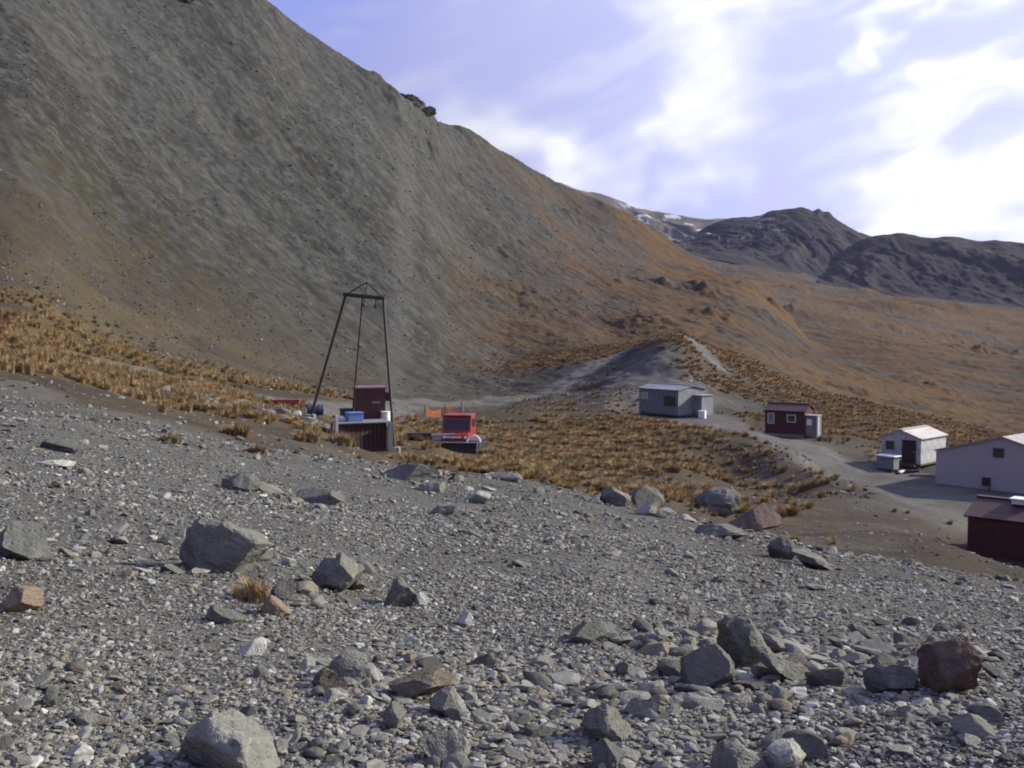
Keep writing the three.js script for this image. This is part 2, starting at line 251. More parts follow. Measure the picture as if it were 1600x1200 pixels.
function groundColour(x, z) {
  const V = vegetation(x, z), { m, d } = V;
  const hill = sst(80, 135, d);
  const p = (x - z) * 0.7071, q = (x + z) * 0.7071, w = fbm(x / 40, z / 40, 2) * 9;
  let c = mx(COL.soil, COL.gravel, clamp(0.08 + V.n * 0.8 + V.bench));
  if (hill > 0) {
    const s1 = fbm((p + w) / 2.4, q / 45, 4), s2 = fbm((p + w * 1.4) / 15 + 20, q / 120, 4), s3 = fbm(x / 2.2, z / 2.2, 3);
    let s = mx(COL.scree, COL.screeDark, sst(-0.05, 0.55, s2 * 0.7 + s3 * 0.45));
    s = mx(s, COL.screePale, sst(0.05, 0.6, s1 * 0.8 - s2 * 0.4) * 0.8);
    // scattered low plants on the scree, in strings down the fall line
    const strings = sst(0.22, 0.50, fbm((p + w) / 3.2 + 70, q / 11, 4) + 0.3 * fbm(x / 30, z / 30, 2) + 0.12 - 0.24 * sst(110, 210, d));
    s = mx(s, veg, strings * 0.62);
    const band = sst(.28, .5, fbm((p + w * 1.2) / 8 + 5, q / 45 + 3, 4)); s = mx(s, mx(COL.screeDark, veg, .6), band * .6);
    const fleck = fbm(x / 0.9 + 13, z / 0.9, 2); s = mx(s, fleck > 0 ? COL.screePale : COL.screeDark, sst(.12, .5, Math.abs(fleck)) * .75);
    const right = (0.45 * sst(-0.08, 0.02, Math.atan2(x, -z)) + 0.55 * sst(0.03, 0.12, Math.atan2(x, -z))) * sst(105, 135, d);
    s = mx(s, mx(mx(COL.screeDark, COL.rust, .35), COL.rust, sst(-0.35, 0.15, V.n2 + s3 * 0.3)), right * sst(-0.5, 0.25, fbm((p * 0.6 + w) / 13, q / 40, 4)) * 0.92);
    c = mx(c, s, hill);
    const [t0, t1] = tow, tx = t1[0] - t0[0], tz = t1[1] - t0[1], tt = ((x - t0[0]) * tx + (z - t0[1]) * tz) / (tx * tx + tz * tz);
    if (tt > 0 && tt < 1) { const e = Math.hypot(x - t0[0] - tx * tt, z - t0[1] - tz * tt); c = mx(c, C(.150, .148, .130), (1 - sst(0.8, 2.6, e + s3 * .6)) * 0.6); }
  }
  const gn = fbm(x / 1.3, z / 1.3, 3), brk = sst(-0.35, 0.3, gn + V.n * 0.6);
  c = mx(c, COL.olive, clamp(m.olive * brk));
  c = mx(c, COL.rust, clamp(m.rust * sst(-0.45, 0.25, V.n + gn * 0.5)));
  c = mx(c, COL.straw, clamp(m.straw * sst(-0.5, 0.2, V.n + gn * 0.5)));
  c = mx(c, COL.dark, clamp(m.dark * sst(-0.2, 0.4, V.n + gn * 0.4)));
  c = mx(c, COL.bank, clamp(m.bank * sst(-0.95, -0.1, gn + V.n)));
  c = mx(c, mx(COL.straw, COL.rust, .55), V.g * 0.8 * (1 - hill * .6));
  c = mx(c, COL.road, V.road * clamp(0.9 + gn * 0.3));
  const g = 1 + gn * 0.14 + fbm(x / 0.35, z / 0.35, 2) * 0.12;
  return [c[0] * g, c[1] * g, c[2] * g];
}

// ------------------------------------------------------------------ textures
function noiseTexture(n, fn, srgb) {
  const d = new Uint8Array(n * n * 4);
  for (let j = 0; j < n; j++) for (let i = 0; i < n; i++) { const v = fn(i / n, j / n), k = (j * n + i) * 4; d[k] = 255 * clamp(v[0]); d[k + 1] = 255 * clamp(v[1]); d[k + 2] = 255 * clamp(v[2]); d[k + 3] = 255; }
  const t = new THREE.DataTexture(d, n, n); t.wrapS = t.wrapT = THREE.RepeatWrapping; t.magFilter = THREE.LinearFilter; t.minFilter = THREE.LinearMipmapLinearFilter; t.generateMipmaps = true; if (srgb) t.colorSpace = THREE.SRGBColorSpace; t.needsUpdate = true; return t;
}
// gravel chips: a tiling Voronoi with a tone for each chip
function voronoi(n, cells, sd) {
  const pts = []; let s = sd; const r = () => { s = (s * 16807) % 2147483647; return s / 2147483647; };
  for (let j = 0; j < cells; j++) for (let i = 0; i < cells; i++) pts.push([i + r(), j + r(), r(), r()]);
  return (u, v) => {
    const x = u * cells, y = v * cells, ix = Math.floor(x), iy = Math.floor(y); let f1 = 9, f2 = 9, tone = 0, hue = 0;
    for (let b = -1; b <= 1; b++) for (let a = -1; a <= 1; a++) {
      const P = pts[((iy + b + cells) % cells) * cells + (ix + a + cells) % cells], gx = P[0] + (ix + a < 0 ? -cells : ix + a >= cells ? cells : 0), gy = P[1] + (iy + b < 0 ? -cells : iy + b >= cells ? cells : 0);
      const e = Math.hypot(x - gx, y - gy); if (e < f1) { f2 = f1; f1 = e; tone = P[2]; hue = P[3]; } else if (e < f2) f2 = e;
    }
    return { edge: f2 - f1, tone, hue };
  };
}
const vA = voronoi(0, 46, 77), vB = voronoi(0, 110, 991), vC = voronoi(0, 200, 4242);
const pick = (u, v) => { const wu = (u + .012 * vn(u * 40, v * 40) * Math.min(1, 20 * Math.min(u, 1 - u, v, 1 - v)) + 1) % 1, wv = (v + .012 * vn(u * 40 + 9, v * 40 + 4) * Math.min(1, 20 * Math.min(u, 1 - u, v, 1 - v)) + 1) % 1; const a = vA(wu, wv), b = vB(wu, wv), c = vC(wu, wv); return a.tone > .82 ? [a, 1] : b.tone > .5 ? [b, .6] : [c, .3]; };
const gravelMap = noiseTexture(1024, (u, v) => { const [k] = pick(u, v); const t = 0.62 + 0.38 * k.hue; return [t * (1 + 0.07 * (k.tone - .7)), t, t * (1 - 0.10 * (k.tone - .7))]; }, true);
const gravelBump = noiseTexture(1024, (u, v) => { const [k, s] = pick(u, v); const h = s * sst(0, 0.5, k.edge) * (0.5 + 0.5 * k.hue); return [h, h, h]; });
const rockBump = noiseTexture(256, (u, v) => { const x = u * 8, y = v * 8; const k = (a, b) => fbm(x + a, y + b, 4); const h = 0.5 + 0.4 * (k(0, 0) * (1 - u) * (1 - v) + k(-8, 0) * u * (1 - v) + k(0, -8) * (1 - u) * v + k(-8, -8) * u * v); return [h, h, h]; });

const std = (o) => new THREE.MeshStandardMaterial({ roughness: 0.9, ...o });
const earth = (o) => new THREE.MeshPhysicalMaterial({ roughness: 1, specularIntensity: 0.12, ...o });   // dull broken ground has no sheen
const lin = (r, g, b) => new THREE.Color().setRGB(r, g, b);
const M = {
  ground: earth({ vertexColors: true, map: gravelMap, bumpMap: gravelBump, bumpScale: 0.022, roughness: 1 }),
  ridge: earth({ vertexColors: true, roughness: 1 }),
  rock: earth({ vertexColors: true, bumpMap: rockBump, bumpScale: 0.02, roughness: 0.92 }),
  chip: earth({ vertexColors: true, roughness: 0.92 }),
  grass: earth({ vertexColors: true, roughness: 0.95 }),
};

// ------------------------------------------------------------------ helpers for things
const taken = {};
function numbered(name) { const n = taken[name] = (taken[name] ?? -1) + 1; return n ? name + '_' + String(n).padStart(3, '0') : name; }
function tag(o, label, category, group, kind) { if (label) o.userData.label = label; if (category) o.userData.category = category; if (group) o.userData.group = group; if (kind) o.userData.kind = kind; return o; }
function sh(o) { o.castShadow = o.receiveShadow = true; return o; }
function mesh(name, geo, mat, parent = scene) { const m = sh(new THREE.Mesh(geo, mat)); m.name = parent === scene ? numbered(name) : name; parent.add(m); return m; }
function thing(name, label, category, [x, y, z], turn = 0, group) { const g = new THREE.Group(); g.name = numbered(name); g.position.set(x, y, z); g.rotation.y = turn; scene.add(g); return tag(g, label, category, group); }
const bx = (w, h, d, x = 0, y = 0, z = 0, r = 0) => { const g = r ? new RoundedBoxGeometry(w, h, d, 2, r) : new THREE.BoxGeometry(w, h, d); return g.translate(x, y, z); };
function bar(a, b, r, n = 10) { const A = new THREE.Vector3(...a), B = new THREE.Vector3(...b), L = A.distanceTo(B), g = new THREE.CylinderGeometry(r, r, L, n); g.translate(0, L / 2, 0); g.applyQuaternion(new THREE.Quaternion().setFromUnitVectors(new THREE.Vector3(0, 1, 0), B.clone().sub(A).normalize())); g.translate(...a); return g; }
const join = (...g) => mergeGeometries(g.map((q) => q.index ? q.toNonIndexed() : q));

// ------------------------------------------------------------------ the ground, one sheet
{
  const as = [];
  const A0 = -0.62, A1 = 0.62, NAZ = 760;
  for (let i = 0; i < 46; i++) as.push(-Math.PI + (A0 + Math.PI) * i / 46);
  for (let i = 0; i <= NAZ; i++) as.push(A0 + (A1 - A0) * i / NAZ);
  for (let i = 1; i < 46; i++) as.push(A1 + (Math.PI - A1) * i / 46);
  const ds = [];
  const run = (a, b, n) => { for (let i = 0; i < n; i++) ds.push(a * Math.pow(b / a, i / n)); };
  run(0.5, 3, 16); run(3, 30, 190); run(30, 80, 130); run(80, 400, 370); run(400, 900, 60); ds.push(900);
  const na = as.length, nd = ds.length, pos = new Float32Array((na * nd + 1) * 3), col = new Float32Array((na * nd + 1) * 3), uv = new Float32Array((na * nd + 1) * 2);
  for (let i = 0; i < na; i++) for (let k = 0; k < nd; k++) {
    const x = ds[k] * Math.sin(as[i]), z = -ds[k] * Math.cos(as[i]), o = i * nd + k, c = groundColour(x, z);
    pos[o * 3] = x; pos[o * 3 + 1] = H(x, z); pos[o * 3 + 2] = z; col.set(c, o * 3); uv[o * 2] = x / 1.9; uv[o * 2 + 1] = z / 1.9;
  }
  const top = na * nd; pos[top * 3 + 1] = H(0, 0); col.set(COL.gravel, top * 3);
  const idx = [];
  for (let i = 0; i < na; i++) { const j = (i + 1) % na; for (let k = 0; k < nd - 1; k++) { const a = i * nd + k, b = j * nd + k; idx.push(a, a + 1, b, b, a + 1, b + 1); } idx.push(top, i * nd, j * nd); }
  const g = new THREE.BufferGeometry();
  g.setAttribute('position', new THREE.BufferAttribute(pos, 3)); g.setAttribute('color', new THREE.BufferAttribute(col, 3)); g.setAttribute('uv', new THREE.BufferAttribute(uv, 2)); g.setIndex(idx); g.computeVertexNormals();
  tag(mesh('ground', g, M.ground), 'stony mountain slope and tussock basin under a grey scree face', 'ground', null, 'structure');
}
console.log('ground');

// ------------------------------------------------------------------ far ridges
function ridge(name, label, sky, foot, Dc, Df, colour, jag) {
  const us = sky.map((p) => p[0]), skyF = pchip(us, sky.map((p) => p[1])), footF = pchip(foot.map((p) => p[0]), foot.map((p) => p[1]));
  const u0 = us[0], u1 = us[us.length - 1], n = Math.round((u1 - u0) / 2.2), m = 90, back = 14;
  const pos = [], col = [], idx = [], R = m + back;
  for (let i = 0; i <= n; i++) {
    const u = u0 + (u1 - u0) * i / n, a = bearing(u);
    let avg = 0; for (let e = -6; e <= 6; e++) avg += skyF(clamp(u + e * 7, u0, u1)) / 13;
    const top = EYE + Dc * slopeOf(u, avg), crag = EYE + Dc * slopeOf(u, skyF(u)) - top, low = EYE + Df * slopeOf(u, footF(u));
    for (let k = 0; k <= R; k++) {
      const t = k <= m ? k / m : 1 + (k - m) / m * 2.2, d = Df + (Dc - Df) * t, x = d * Math.sin(a), z = -d * Math.cos(a);
      const prof = t <= 1 ? Math.pow(t, 1.15) : 1 - (t - 1) * 1.1;
      const along = a * Dc + d * .35;
      const gully = (0.5 - Math.abs(fbm(along / 70 + fbm(d / 90, along / 90, 2) * .8, d / 420, 4))) * 2 - .5;
      const rough = fbm(x / 26, z / 26, 4);
      const env = Math.sin(Math.PI * clamp(t, 0, 1));
      const y = low + (top - low) * prof + env * (gully * (top - low) * 0.12 + rough * 5 + (0.4 - Math.abs(fbm(along / 22, d / 120, 4))) * 5 + fbm(x / 8, z / 8, 3) * 1.8) + sst(.75, 1, t) * rough * jag + crag * sst(.86, 1, t) * (1 - sst(1.02, 1.15, t));
      pos.push(x, y, z); col.push(...colour(x, z, t, u, gully, rough, y));
    }
  }
  for (let i = 0; i < n; i++) for (let k = 0; k < R; k++) { const A = i * (R + 1) + k, B = A + R + 1; idx.push(A, A + 1, B, B, A + 1, B + 1); }
  const g = new THREE.BufferGeometry();
  g.setAttribute('position', new THREE.Float32BufferAttribute(pos, 3)); g.setAttribute('color', new THREE.Float32BufferAttribute(col, 3)); g.setIndex(idx); g.computeVertexNormals();
  return tag(mesh(name, g, M.ridge), label, 'mountain', null, 'structure');
}
const snow = C(.62, .63, .66);
ridge('mountain_ridge', 'distant pale ridge with thin snow patches beyond the scree face',
  [[760, 300], [820, 290], [870, 286], [900, 293], [960, 310], [1000, 326], [1050, 336], [1100, 343], [1150, 341], [1200, 345], [1300, 370], [1380, 400]], [[760, 420], [1000, 420], [1380, 440]], 1250, 900,
  (x, z, t, u, g, r) => mx(mx(C(.105, .095, .085), C(.16, .145, .125), sst(-.3, .4, g)), snow, sst(.30, .5, fbm(x / 13, z / 24, 4) + .14 * sst(.5, .85, t)) * .8 * sst(.45, .7, t) * sst(950, 1000, u) * (1 - sst(1075, 1180, u))), 3);
ridge('mountain_ridge', 'dark craggy peak with a notched summit beyond the saddle',
  [[1040, 385], [1080, 366], [1130, 345], [1170, 341], [1185, 339], [1200, 331], [1215, 327], [1235, 323], [1248, 321], [1258, 325], [1266, 328.5], [1274, 326], [1282, 331], [1290, 331], [1298, 337], [1315, 347], [1335, 358], [1360, 370], [1400, 390], [1460, 430]], [[1040, 392], [1150, 412], [1250, 432], [1330, 452], [1460, 470]], 1150, 850,
  (x, z, t, u, g, r) => mx(mx(C(.030, .029, .031), C(.048, .044, .043), sst(-.4, .4, g + r * .5)), snow, sst(.48, .6, fbm(x / 9, z / 5, 4)) * .5 * sst(.3, .6, t) * (1 - sst(1200, 1260, u))), 4);  // dark rock, lowered further to put its backlit shade into the colour
ridge('mountain_ridge', 'long dark even-topped ridge closing the valley',
  [[1235, 446], [1270, 432], [1310, 396], [1345, 374], [1380, 367], [1420, 366], [1450, 370], [1490, 371], [1530, 376], [1560, 374], [1600, 380], [1680, 386], [1800, 400], [2000, 410], [2300, 430], [2500, 450]], [[1235, 446], [1310, 455], [1400, 468], [1500, 482], [1600, 490], [2500, 510]], 1000, 760,
  (x, z, t, u, g, r) => mx(C(.030, .028, .030), C(.050, .044, .042), sst(-.4, .4, g + r * .5)), 3);  // backlit shade is mixed into this dark rock colour too
console.log('ridges');

// ------------------------------------------------------------------ rocks
function rockShape(sd, detail, sx, sy, sz, cuts = 11, rough = 0.03, crease = 0.6) {
  const keep = seed; seed = sd * 7919 + 13;
  const g0 = mergeVertices((() => { const g = new THREE.IcosahedronGeometry(1, detail); g.deleteAttribute('uv'); g.deleteAttribute('normal'); return g; })(), 1e-4);
  const planes = []; for (let i = 0; i < cuts; i++) { const n = new THREE.Vector3(rr(-1, 1), rr(-1, 1), rr(-1, 1)).normalize(); planes.push([n, rr(0.42, 0.8)]); }
  const P = g0.attributes.position, v = new THREE.Vector3(), ox = rr(0, 99);
  for (let i = 0; i < P.count; i++) {
    v.fromBufferAttribute(P, i);
    for (let pass = 0; pass < 2; pass++) for (const [n, c] of planes) { const e = v.dot(n) - c; if (e > 0) v.addScaledVector(n, -e * 0.97); }
    const f = 1 + rough * (fbm(v.x * 3 + ox, v.y * 3 + v.z * 2.3, 3) * 1.4 + fbm(v.x * 9 + ox, v.z * 9 - v.y * 7, 2) * .5);
    P.setXYZ(i, v.x * f * sx, v.y * f * sy, v.z * f * sz);
  }
  let g = g0.toNonIndexed(); g = toCreasedNormals(g, crease);
  const n = g.attributes.position.count, uv = new Float32Array(n * 2), N = g.attributes.normal, Q = g.attributes.position;
  for (let t = 0; t < n; t += 3) { const ax = Math.abs(N.getX(t)), ay = Math.abs(N.getY(t)), az = Math.abs(N.getZ(t)); for (let k = t; k < t + 3; k++) { const x = Q.getX(k), y = Q.getY(k), z = Q.getZ(k); uv[k * 2] = (ay > ax && ay > az ? x : ax > az ? z : x) * 2; uv[k * 2 + 1] = (ay > ax && ay > az ? z : y) * 2; } }
  g.setAttribute('uv', new THREE.BufferAttribute(uv, 2)); seed = keep; return g;
}
function paintRock(g, c, sd, spots = 0.25) {
  const P = g.attributes.position, n = P.count, col = new Float32Array(n * 3);
  for (let i = 0; i < n; i++) {
    const x = P.getX(i), y = P.getY(i), z = P.getZ(i);
    const k = 1 + spots * (fbm(x * 5 + sd, y * 5 + z * 4, 4) * 1.1 + fbm(x * 22 + sd, z * 20 - y * 17, 2) * 0.5);
    const li = sst(.28, .45, fbm(x * 7 + sd * 1.3, y * 7 - z * 6, 3)) * .5, ve = sst(.96, .99, 1 - Math.abs(fbm(x * 2.2 + sd, y * 3.1 + z * 1.7, 2))) * .35;
    for (let e = 0; e < 3; e++) col[i * 3 + e] = c[e] * k * (1 + ve) * (1 - li * [.25, .2, .45][e]);
  }
  g.setAttribute('color', new THREE.BufferAttribute(col, 3)); return g;
}
const TONE = { pale: C(.185, .181, .156), mid: C(.158, .155, .132), dark: C(.132, .130, .112), brown: C(.145, .124, .094), red: C(.125, .094, .078), white: C(.38, .375, .335), pink: C(.21, .16, .12) };   // one grey rock with little spread, dark and pale carrying some shade and sun as colour; the white, pinkish and reddish stones are other rock
// column, row of the foot, breadth and height in photo pixels, tone, roundness, turn, tilt, label
const boulders = [
  [352, 892, 118, 84, 'mid', 0, .3, -.25, 'large slab boulder with a pointed top behind a yellow tussock on the gravel'],
  [25, 872, 100, 58, 'dark', 0, .5, .1, 'dark slab boulder half out of the gravel, well away from the pointed boulder'],
  [526, 922, 72, 60, 'mid', 0, .9, .1, 'blocky boulder with a cleft side and a pinkish chip at its foot'],
  [627, 946, 62, 50, 'mid', 0, .2, .15, 'squat wedge boulder with a pale triangular chip beside it'],
  [553, 922, 22, 22, 'pink', 0, .2, .1, 'pinkish stone leaning on the cleft blocky boulder'],
  [654, 946, 22, 24, 'white', 0, .7, .4, 'pale triangular chip beside the squat wedge boulder'],
  [22, 956, 66, 38, 'pink', 0, 1.2, .1, 'low orange-brown stone near the dark slab boulder'],
  [436, 935, 46, 44, 'dark', 0, 1.7, .2, 'small dark stone beside the yellow tussock of the pointed boulder'],
  [420, 962, 52, 42, 'pink', .5, .4, .3, 'rounded pinkish stone in front of the yellow tussock'],
  [345, 972, 52, 30, 'mid', 0, .2, .1, 'flat grey stone below the pointed boulder'],
  [368, 766, 58, 34, 'dark', 0, .2, .3, 'dark low rock with a pale slab leaning behind it'],
  [408, 768, 52, 26, 'pale', 0, .9, -.4, 'pale slab leaning on a dark low rock near the tower'],
  [502, 788, 74, 30, 'dark', 0, .1, .1, 'long low dark rock lying across the bench'],
  [352, 1215, 140, 112, 'pale', 0, .5, .12, 'big blocky boulder with a broad upright side, bedded in coarse gravel'],
  [545, 1062, 76, 46, 'pale', 0, .2, -.2, 'pale broad slab standing behind a tan block'],
  [512, 1078, 50, 36, 'brown', 0, .1, .1, 'tan square-faced block in front of a pale slab'],
  [578, 1066, 26, 30, 'white', 0, .6, .3, 'white chip between the tan block and the long brown slab'],
  [648, 1088, 104, 56, 'brown', 0, .15, .12, 'long brownish slab with a rough broken top'],
  [703, 1118, 58, 46, 'pale', 0, .5, .3, 'pale angular stone at the end of the long brownish slab'],
  [612, 1134, 46, 42, 'mid', 0, .9, .1, 'grey angular stone below the long brownish slab'],
  [690, 1188, 70, 62, 'pale', 0, .7, .5, 'tilted pale slab with a yellowish edge below the grey angular stone'],
  [729, 976, 34, 28, 'white', .5, .2, .1, 'small round whitish stone alone on fine gravel'],
  [747, 786, 42, 22, 'white', .5, .2, .1, 'whitish stone on the rim of the bench above the tussock'],
  [962, 790, 50, 38, 'mid', .8, .2, .05, 'rounded grey boulder on the rim beside a darker one'],
  [1010, 796, 62, 42, 'dark', .6, .2, .05, 'rounded dark boulder on the rim above a white stone'],
  [1014, 805, 34, 26, 'white', .8, .3, .05, 'round white stone at the foot of the dark rim boulder'],
  [1128, 806, 72, 46, 'dark', .1, .2, .1, 'dark jagged boulder on the rim with grass behind it'],
  [1184, 826, 70, 44, 'red', .4, .9, .1, 'dark reddish boulder on the rim of the bench'],
  [1136, 842, 80, 28, 'dark', 0, .3, .1, 'flat dark slab lying below the reddish rim boulder'],
  [1226, 872, 40, 34, 'dark', 0, .7, .1, 'upright block next to a sloping slab on the rim'],
  [1276, 888, 64, 40, 'mid', 0, .6, -.5, 'sloping slab next to an upright block on the rim'],
  [1174, 1040, 100, 86, 'dark', 0, .5, .15, 'tall dark boulder at the heart of the boulder cluster'],
  [1100, 1074, 88, 72, 'mid', .1, .3, .2, 'blunt grey boulder leaning on the tall dark boulder'],
  [1030, 1018, 42, 36, 'pale', 0, .3, .3, 'pale wedge stone standing clear of the boulder cluster'],
  [1238, 1026, 74, 40, 'pale', 0, .6, -.55, 'upper pale slab leaning beside the tall dark boulder'],
  [1244, 1062, 78, 50, 'mid', 0, .5, -.5, 'lower thick slab leaning beside the tall dark boulder'],
  [1306, 1072, 58, 40, 'mid', 0, .4, -.2, 'grey stone next to the lower thick leaning slab'],
  [1326, 1020, 54, 32, 'mid', 0, .8, -.5, 'flat grey stone above the leaning slabs'],
  [1358, 1002, 56, 34, 'dark', 0, .9, -.5, 'thin wedge above the leaning slabs'],
  [1408, 1082, 72, 46, 'dark', .2, .2, .1, 'low dark stone between the leaning slabs and the reddish boulder'],
  [1502, 1080, 98, 92, 'red', .2, .3, .05, 'large dark reddish boulder standing alone on the slope'],
  [1572, 1062, 44, 30, 'pale', 0, .4, -.5, 'pale slab beside the large dark reddish boulder'],
  [928, 1002, 104, 40, 'mid', 0, .15, .08, 'wide flat grey slab bedded in fine gravel'],
  [945, 1152, 92, 54, 'mid', .1, .4, .1, 'broad grey boulder above a dark stone low on the slope'],
  [1008, 1118, 58, 36, 'pale', 0, .2, .2, 'pale flat stone above the broad grey boulder'],
  [956, 1208, 68, 56, 'dark', 0, .8, .1, 'dark stone under the broad grey boulder'],
  [1232, 1200, 66, 58, 'white', .1, .7, .3, 'bright pale boulder beside a grey block low on the slope'],
  [1168, 1215, 92, 50, 'mid', 0, .2, .1, 'grey block lying beside the bright pale boulder'],
  [1105, 1036, 34, 26, 'white', 0, .2, .2, 'white stone perched behind the blunt grey boulder'],
  [640, 752, 84, 28, 'mid', 0, .2, .15, 'rubbly grey outcrop by the foot of the steel tower'],
  [680, 768, 46, 24, 'pale', 0, .5, .4, 'pale slab tilted beside the rubbly outcrop'],
  [690, 804, 56, 16, 'pale', 0, .1, .1, 'long thin pale slab lying flat on the bench'],
  [98, 706, 56, 26, 'dark', 0, .3, .1, 'dark low rock on the flat pale gravel'],
  [75, 728, 64, 12, 'white', 0, .1, .0, 'flat white slab on the pale gravel below a dark low rock'],
  [785, 750, 56, 14, 'pale', 0, .1, .05, 'thin light slab on the rim between tower and rounded boulders'],
];
const marks = [];
boulders.forEach(([u, v, w, h, tone, round, turn, tilt, label], i) => {
  const s = spot(u, Math.min(v, 1190)), off = Math.max(0, v - 1190) * s.d / F * 2.2, d = s.d - off, k = d / F * 1.06;
  const W = w * k / 2 * 1.16, Hh = h * k / 2 * 1.22, x = d * Math.sin(s.a), z = -d * Math.cos(s.a);
  const g = rockShape(i + 3, 13, 1, 1, 1, round > .4 ? 16 : 10, .06 + .03 * (1 - round), .5);
  const slab = tilt <= -.4; g.scale(W * (slab ? 1.1 : 1), Hh * (slab ? .55 : 1), mix(W, Hh, .45) * .95);
  { const P = g.attributes.position, sk = i === 0 ? .42 : slab ? 0 : .22 * Math.sin(i * 2.3); for (let q = 0; q < P.count; q++) P.setY(q, P.getY(q) * (1 - sk * P.getX(q) / W)); g.computeVertexNormals(); const cg = toCreasedNormals(g, .55); g.setAttribute('normal', cg.attributes.normal); } paintRock(g, TONE[tone], i * 3.7, .22);
  const m = mesh(h > 30 || w > 60 ? 'boulder' : 'rock', g, M.rock);
  m.rotation.set(0, -s.a + (turn - .5) * .8, tilt * (round > .4 ? .3 : slab ? 1 : .6), 'YXZ');
  m.position.set(x, H(x, z) + Hh * .42, z - W * .15);
  tag(m, label, h > 30 || w > 60 ? 'boulder' : 'rock');
  marks.push([x, z, label.split(/ (?:with|behind|beside|at|on|lying|leaning|in|below|standing|between|above|next|under|by|alone|perched|tilted|bedded|half|cut)\b|,/)[0].replace(/^(.*)$/, 'the $1')]);
});
console.log('boulders');

// scattered stones
const chipShapes = [1, 2, 3, 4, 5, 6].map((k) => rockShape(100 + k, 1, 1, rrf(k) * .95, .8, 9, .12, .05));
function rrf(k) { return [.42, .55, .34, .66, .46, .28][k - 1]; }
chipShapes.forEach((g, i) => { paintRock(g, C(1, 1, 1), i * 11, .12); g.deleteAttribute('uv'); });
const tones = [[.34, C(.212, .207, .178)], [.58, C(.162, .158, .136)], [.72, C(.088, .087, .075)], [.85, C(.278, .271, .236)], [.94, C(.19, .16, .12)], [.988, C(.37, .362, .32)], [1.01, C(.45, .44, .395)]];
const stones = [];
function scatter(n, d0, d1, s0, s1, test) {
  for (let i = 0; i < n; i++) {
    const a = rr(-.56, .56), d = d0 * Math.pow(d1 / d0, rnd()), x = d * Math.sin(a), z = -d * Math.cos(a), p = rnd(), t = rnd(), yaw = rr(0, 6.3), tilt = rr(-.35, .35), tilt2 = rr(-.35, .35), kind = Math.floor(rnd() * 6), lum = rr(.8, 1.2);
    if (!test(x, z, d, a)) continue;
    const s = s0 * Math.pow(s1 / s0, Math.pow(p, 2.2)) * (0.75 + d / 26);
    const tn = tones.find((q) => t < q[0]);
    const dk = d > 55 && d < 84 && cover(x, z).bank > .35 ? .7 : d > 84 ? .62 : 1;  // bank stones darkened for part of its shade; far ones match the scree
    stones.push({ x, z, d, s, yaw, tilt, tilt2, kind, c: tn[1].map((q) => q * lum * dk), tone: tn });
  }
}
const onBench = (x, z, d, a) => d < crest(a) * 1.03 && rnd() < .35 + .9 * sst(-.35, .3, fbm(x / 2.1 + 9, z / 2.1, 3));
scatter(140000, 2.4, 16, .007, .030, onBench);
scatter(60000, 6, 30, .009, .034, onBench);
scatter(11000, 3, 30, .022, .062, (x, z, d, a) => onBench(x, z, d, a) && fbm(x / 1.8 + 20, z / 1.8, 3) > .0);
scatter(2600, 3.2, 26, .036, .105, (x, z, d, a) => onBench(x, z, d, a) && fbm(x / 2.6 + 5, z / 2.6, 3) > .05);
scatter(60, 3.6, 5.6, .05, .12, (x, z, d, a) => a > .1);
for (const [u0, d0, r, n, s0, s1] of [[1230, 6.9, 1.3, 5200, .045, .13], [1400, 7.4, .9, 2600, .04, .12], [1040, 5.3, .8, 2200, .04, .12], [640, 5.2, .9, 1800, .04, .11], [390, 9, 1.1, 1500, .04, .11], [1330, 21, 3.4, 1500, .05, .13], [1160, 23, 2.6, 1000, .06, .14], [640, 25, 3.4, 1300, .05, .14], [420, 22, 3, 700, .04, .12]]) { const [hx, hz] = polar(u0, d0); scatter(n, d0 - r, d0 + r, s0, s1, (x, z) => { const e = Math.hypot(x - hx, z - hz) / r; return rnd() < (1 - e) * .42; }); }
scatter(900, 20, 34, .04, .13, (x, z, d, a) => Math.abs(d / crest(a) - .95) < .10 && a < .1 && a > -.25 && fbm(x / 2, z / 2, 2) > 0);
scatter(900, 18, 36, .03, .10, (x, z, d, a) => Math.abs(d / crest(a) - 1) < .12);
scatter(6200, 33, 110, .012, .055, (x, z) => { const v = vegetation(x, z); return v.road < .4 && (v.g < .4 || v.m.bank > .3); });
{ const [hx, hz] = polar(375, 51); scatter(26000, 42, 62, .05, .20, (x, z) => Math.hypot((x - hx) / 4.2, (z - hz) / 3.2) < 1 && fbm(x, z, 2) > -.1); }
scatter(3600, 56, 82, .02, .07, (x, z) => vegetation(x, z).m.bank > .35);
scatter(90000, 80, 290, .006, .040, (x, z, d, a) => a < .12 && fbm((x - z) / 6, (x + z) / 50, 3) + fbm(x / 25, z / 25, 2) * .6 > .02 + .12 * sst(140, 240, d));
const bigness = (q, k = 1) => { const p = pix(q.x, H(q.x, q.z), q.z); return p[0] < 5 || p[0] > 1595 || p[1] > 1195 ? 0 : q.s / q.d; };
stones.forEach((q) => { q.big = bigness(q); });
const order = stones.map((q, i) => i).sort((a, b) => stones[b].big - stones[a].big);
const single = new Set(); for (const i of order) { if (single.size >= 230) break; const q = stones[i]; if (seen(q.x, H(q.x, q.z) + q.s * .6, q.z)) single.add(i); }
const toneName = (c) => { const l = c[1]; return l > .3 ? 'whitish' : l > .21 ? 'pale grey' : l < .115 ? 'dark grey' : c[0] / c[2] > 1.35 ? 'brownish' : 'mid grey'; };
const near = (x, z, r) => { let best = r, n = null; for (const m of marks) { const e = Math.hypot(m[0] - x, m[1] - z); if (e < best) { best = e; n = m[2]; } } return n; };
const stoneForm = ['flattish', 'blocky', 'slabby', 'chunky', 'wedge-shaped', 'thin'];
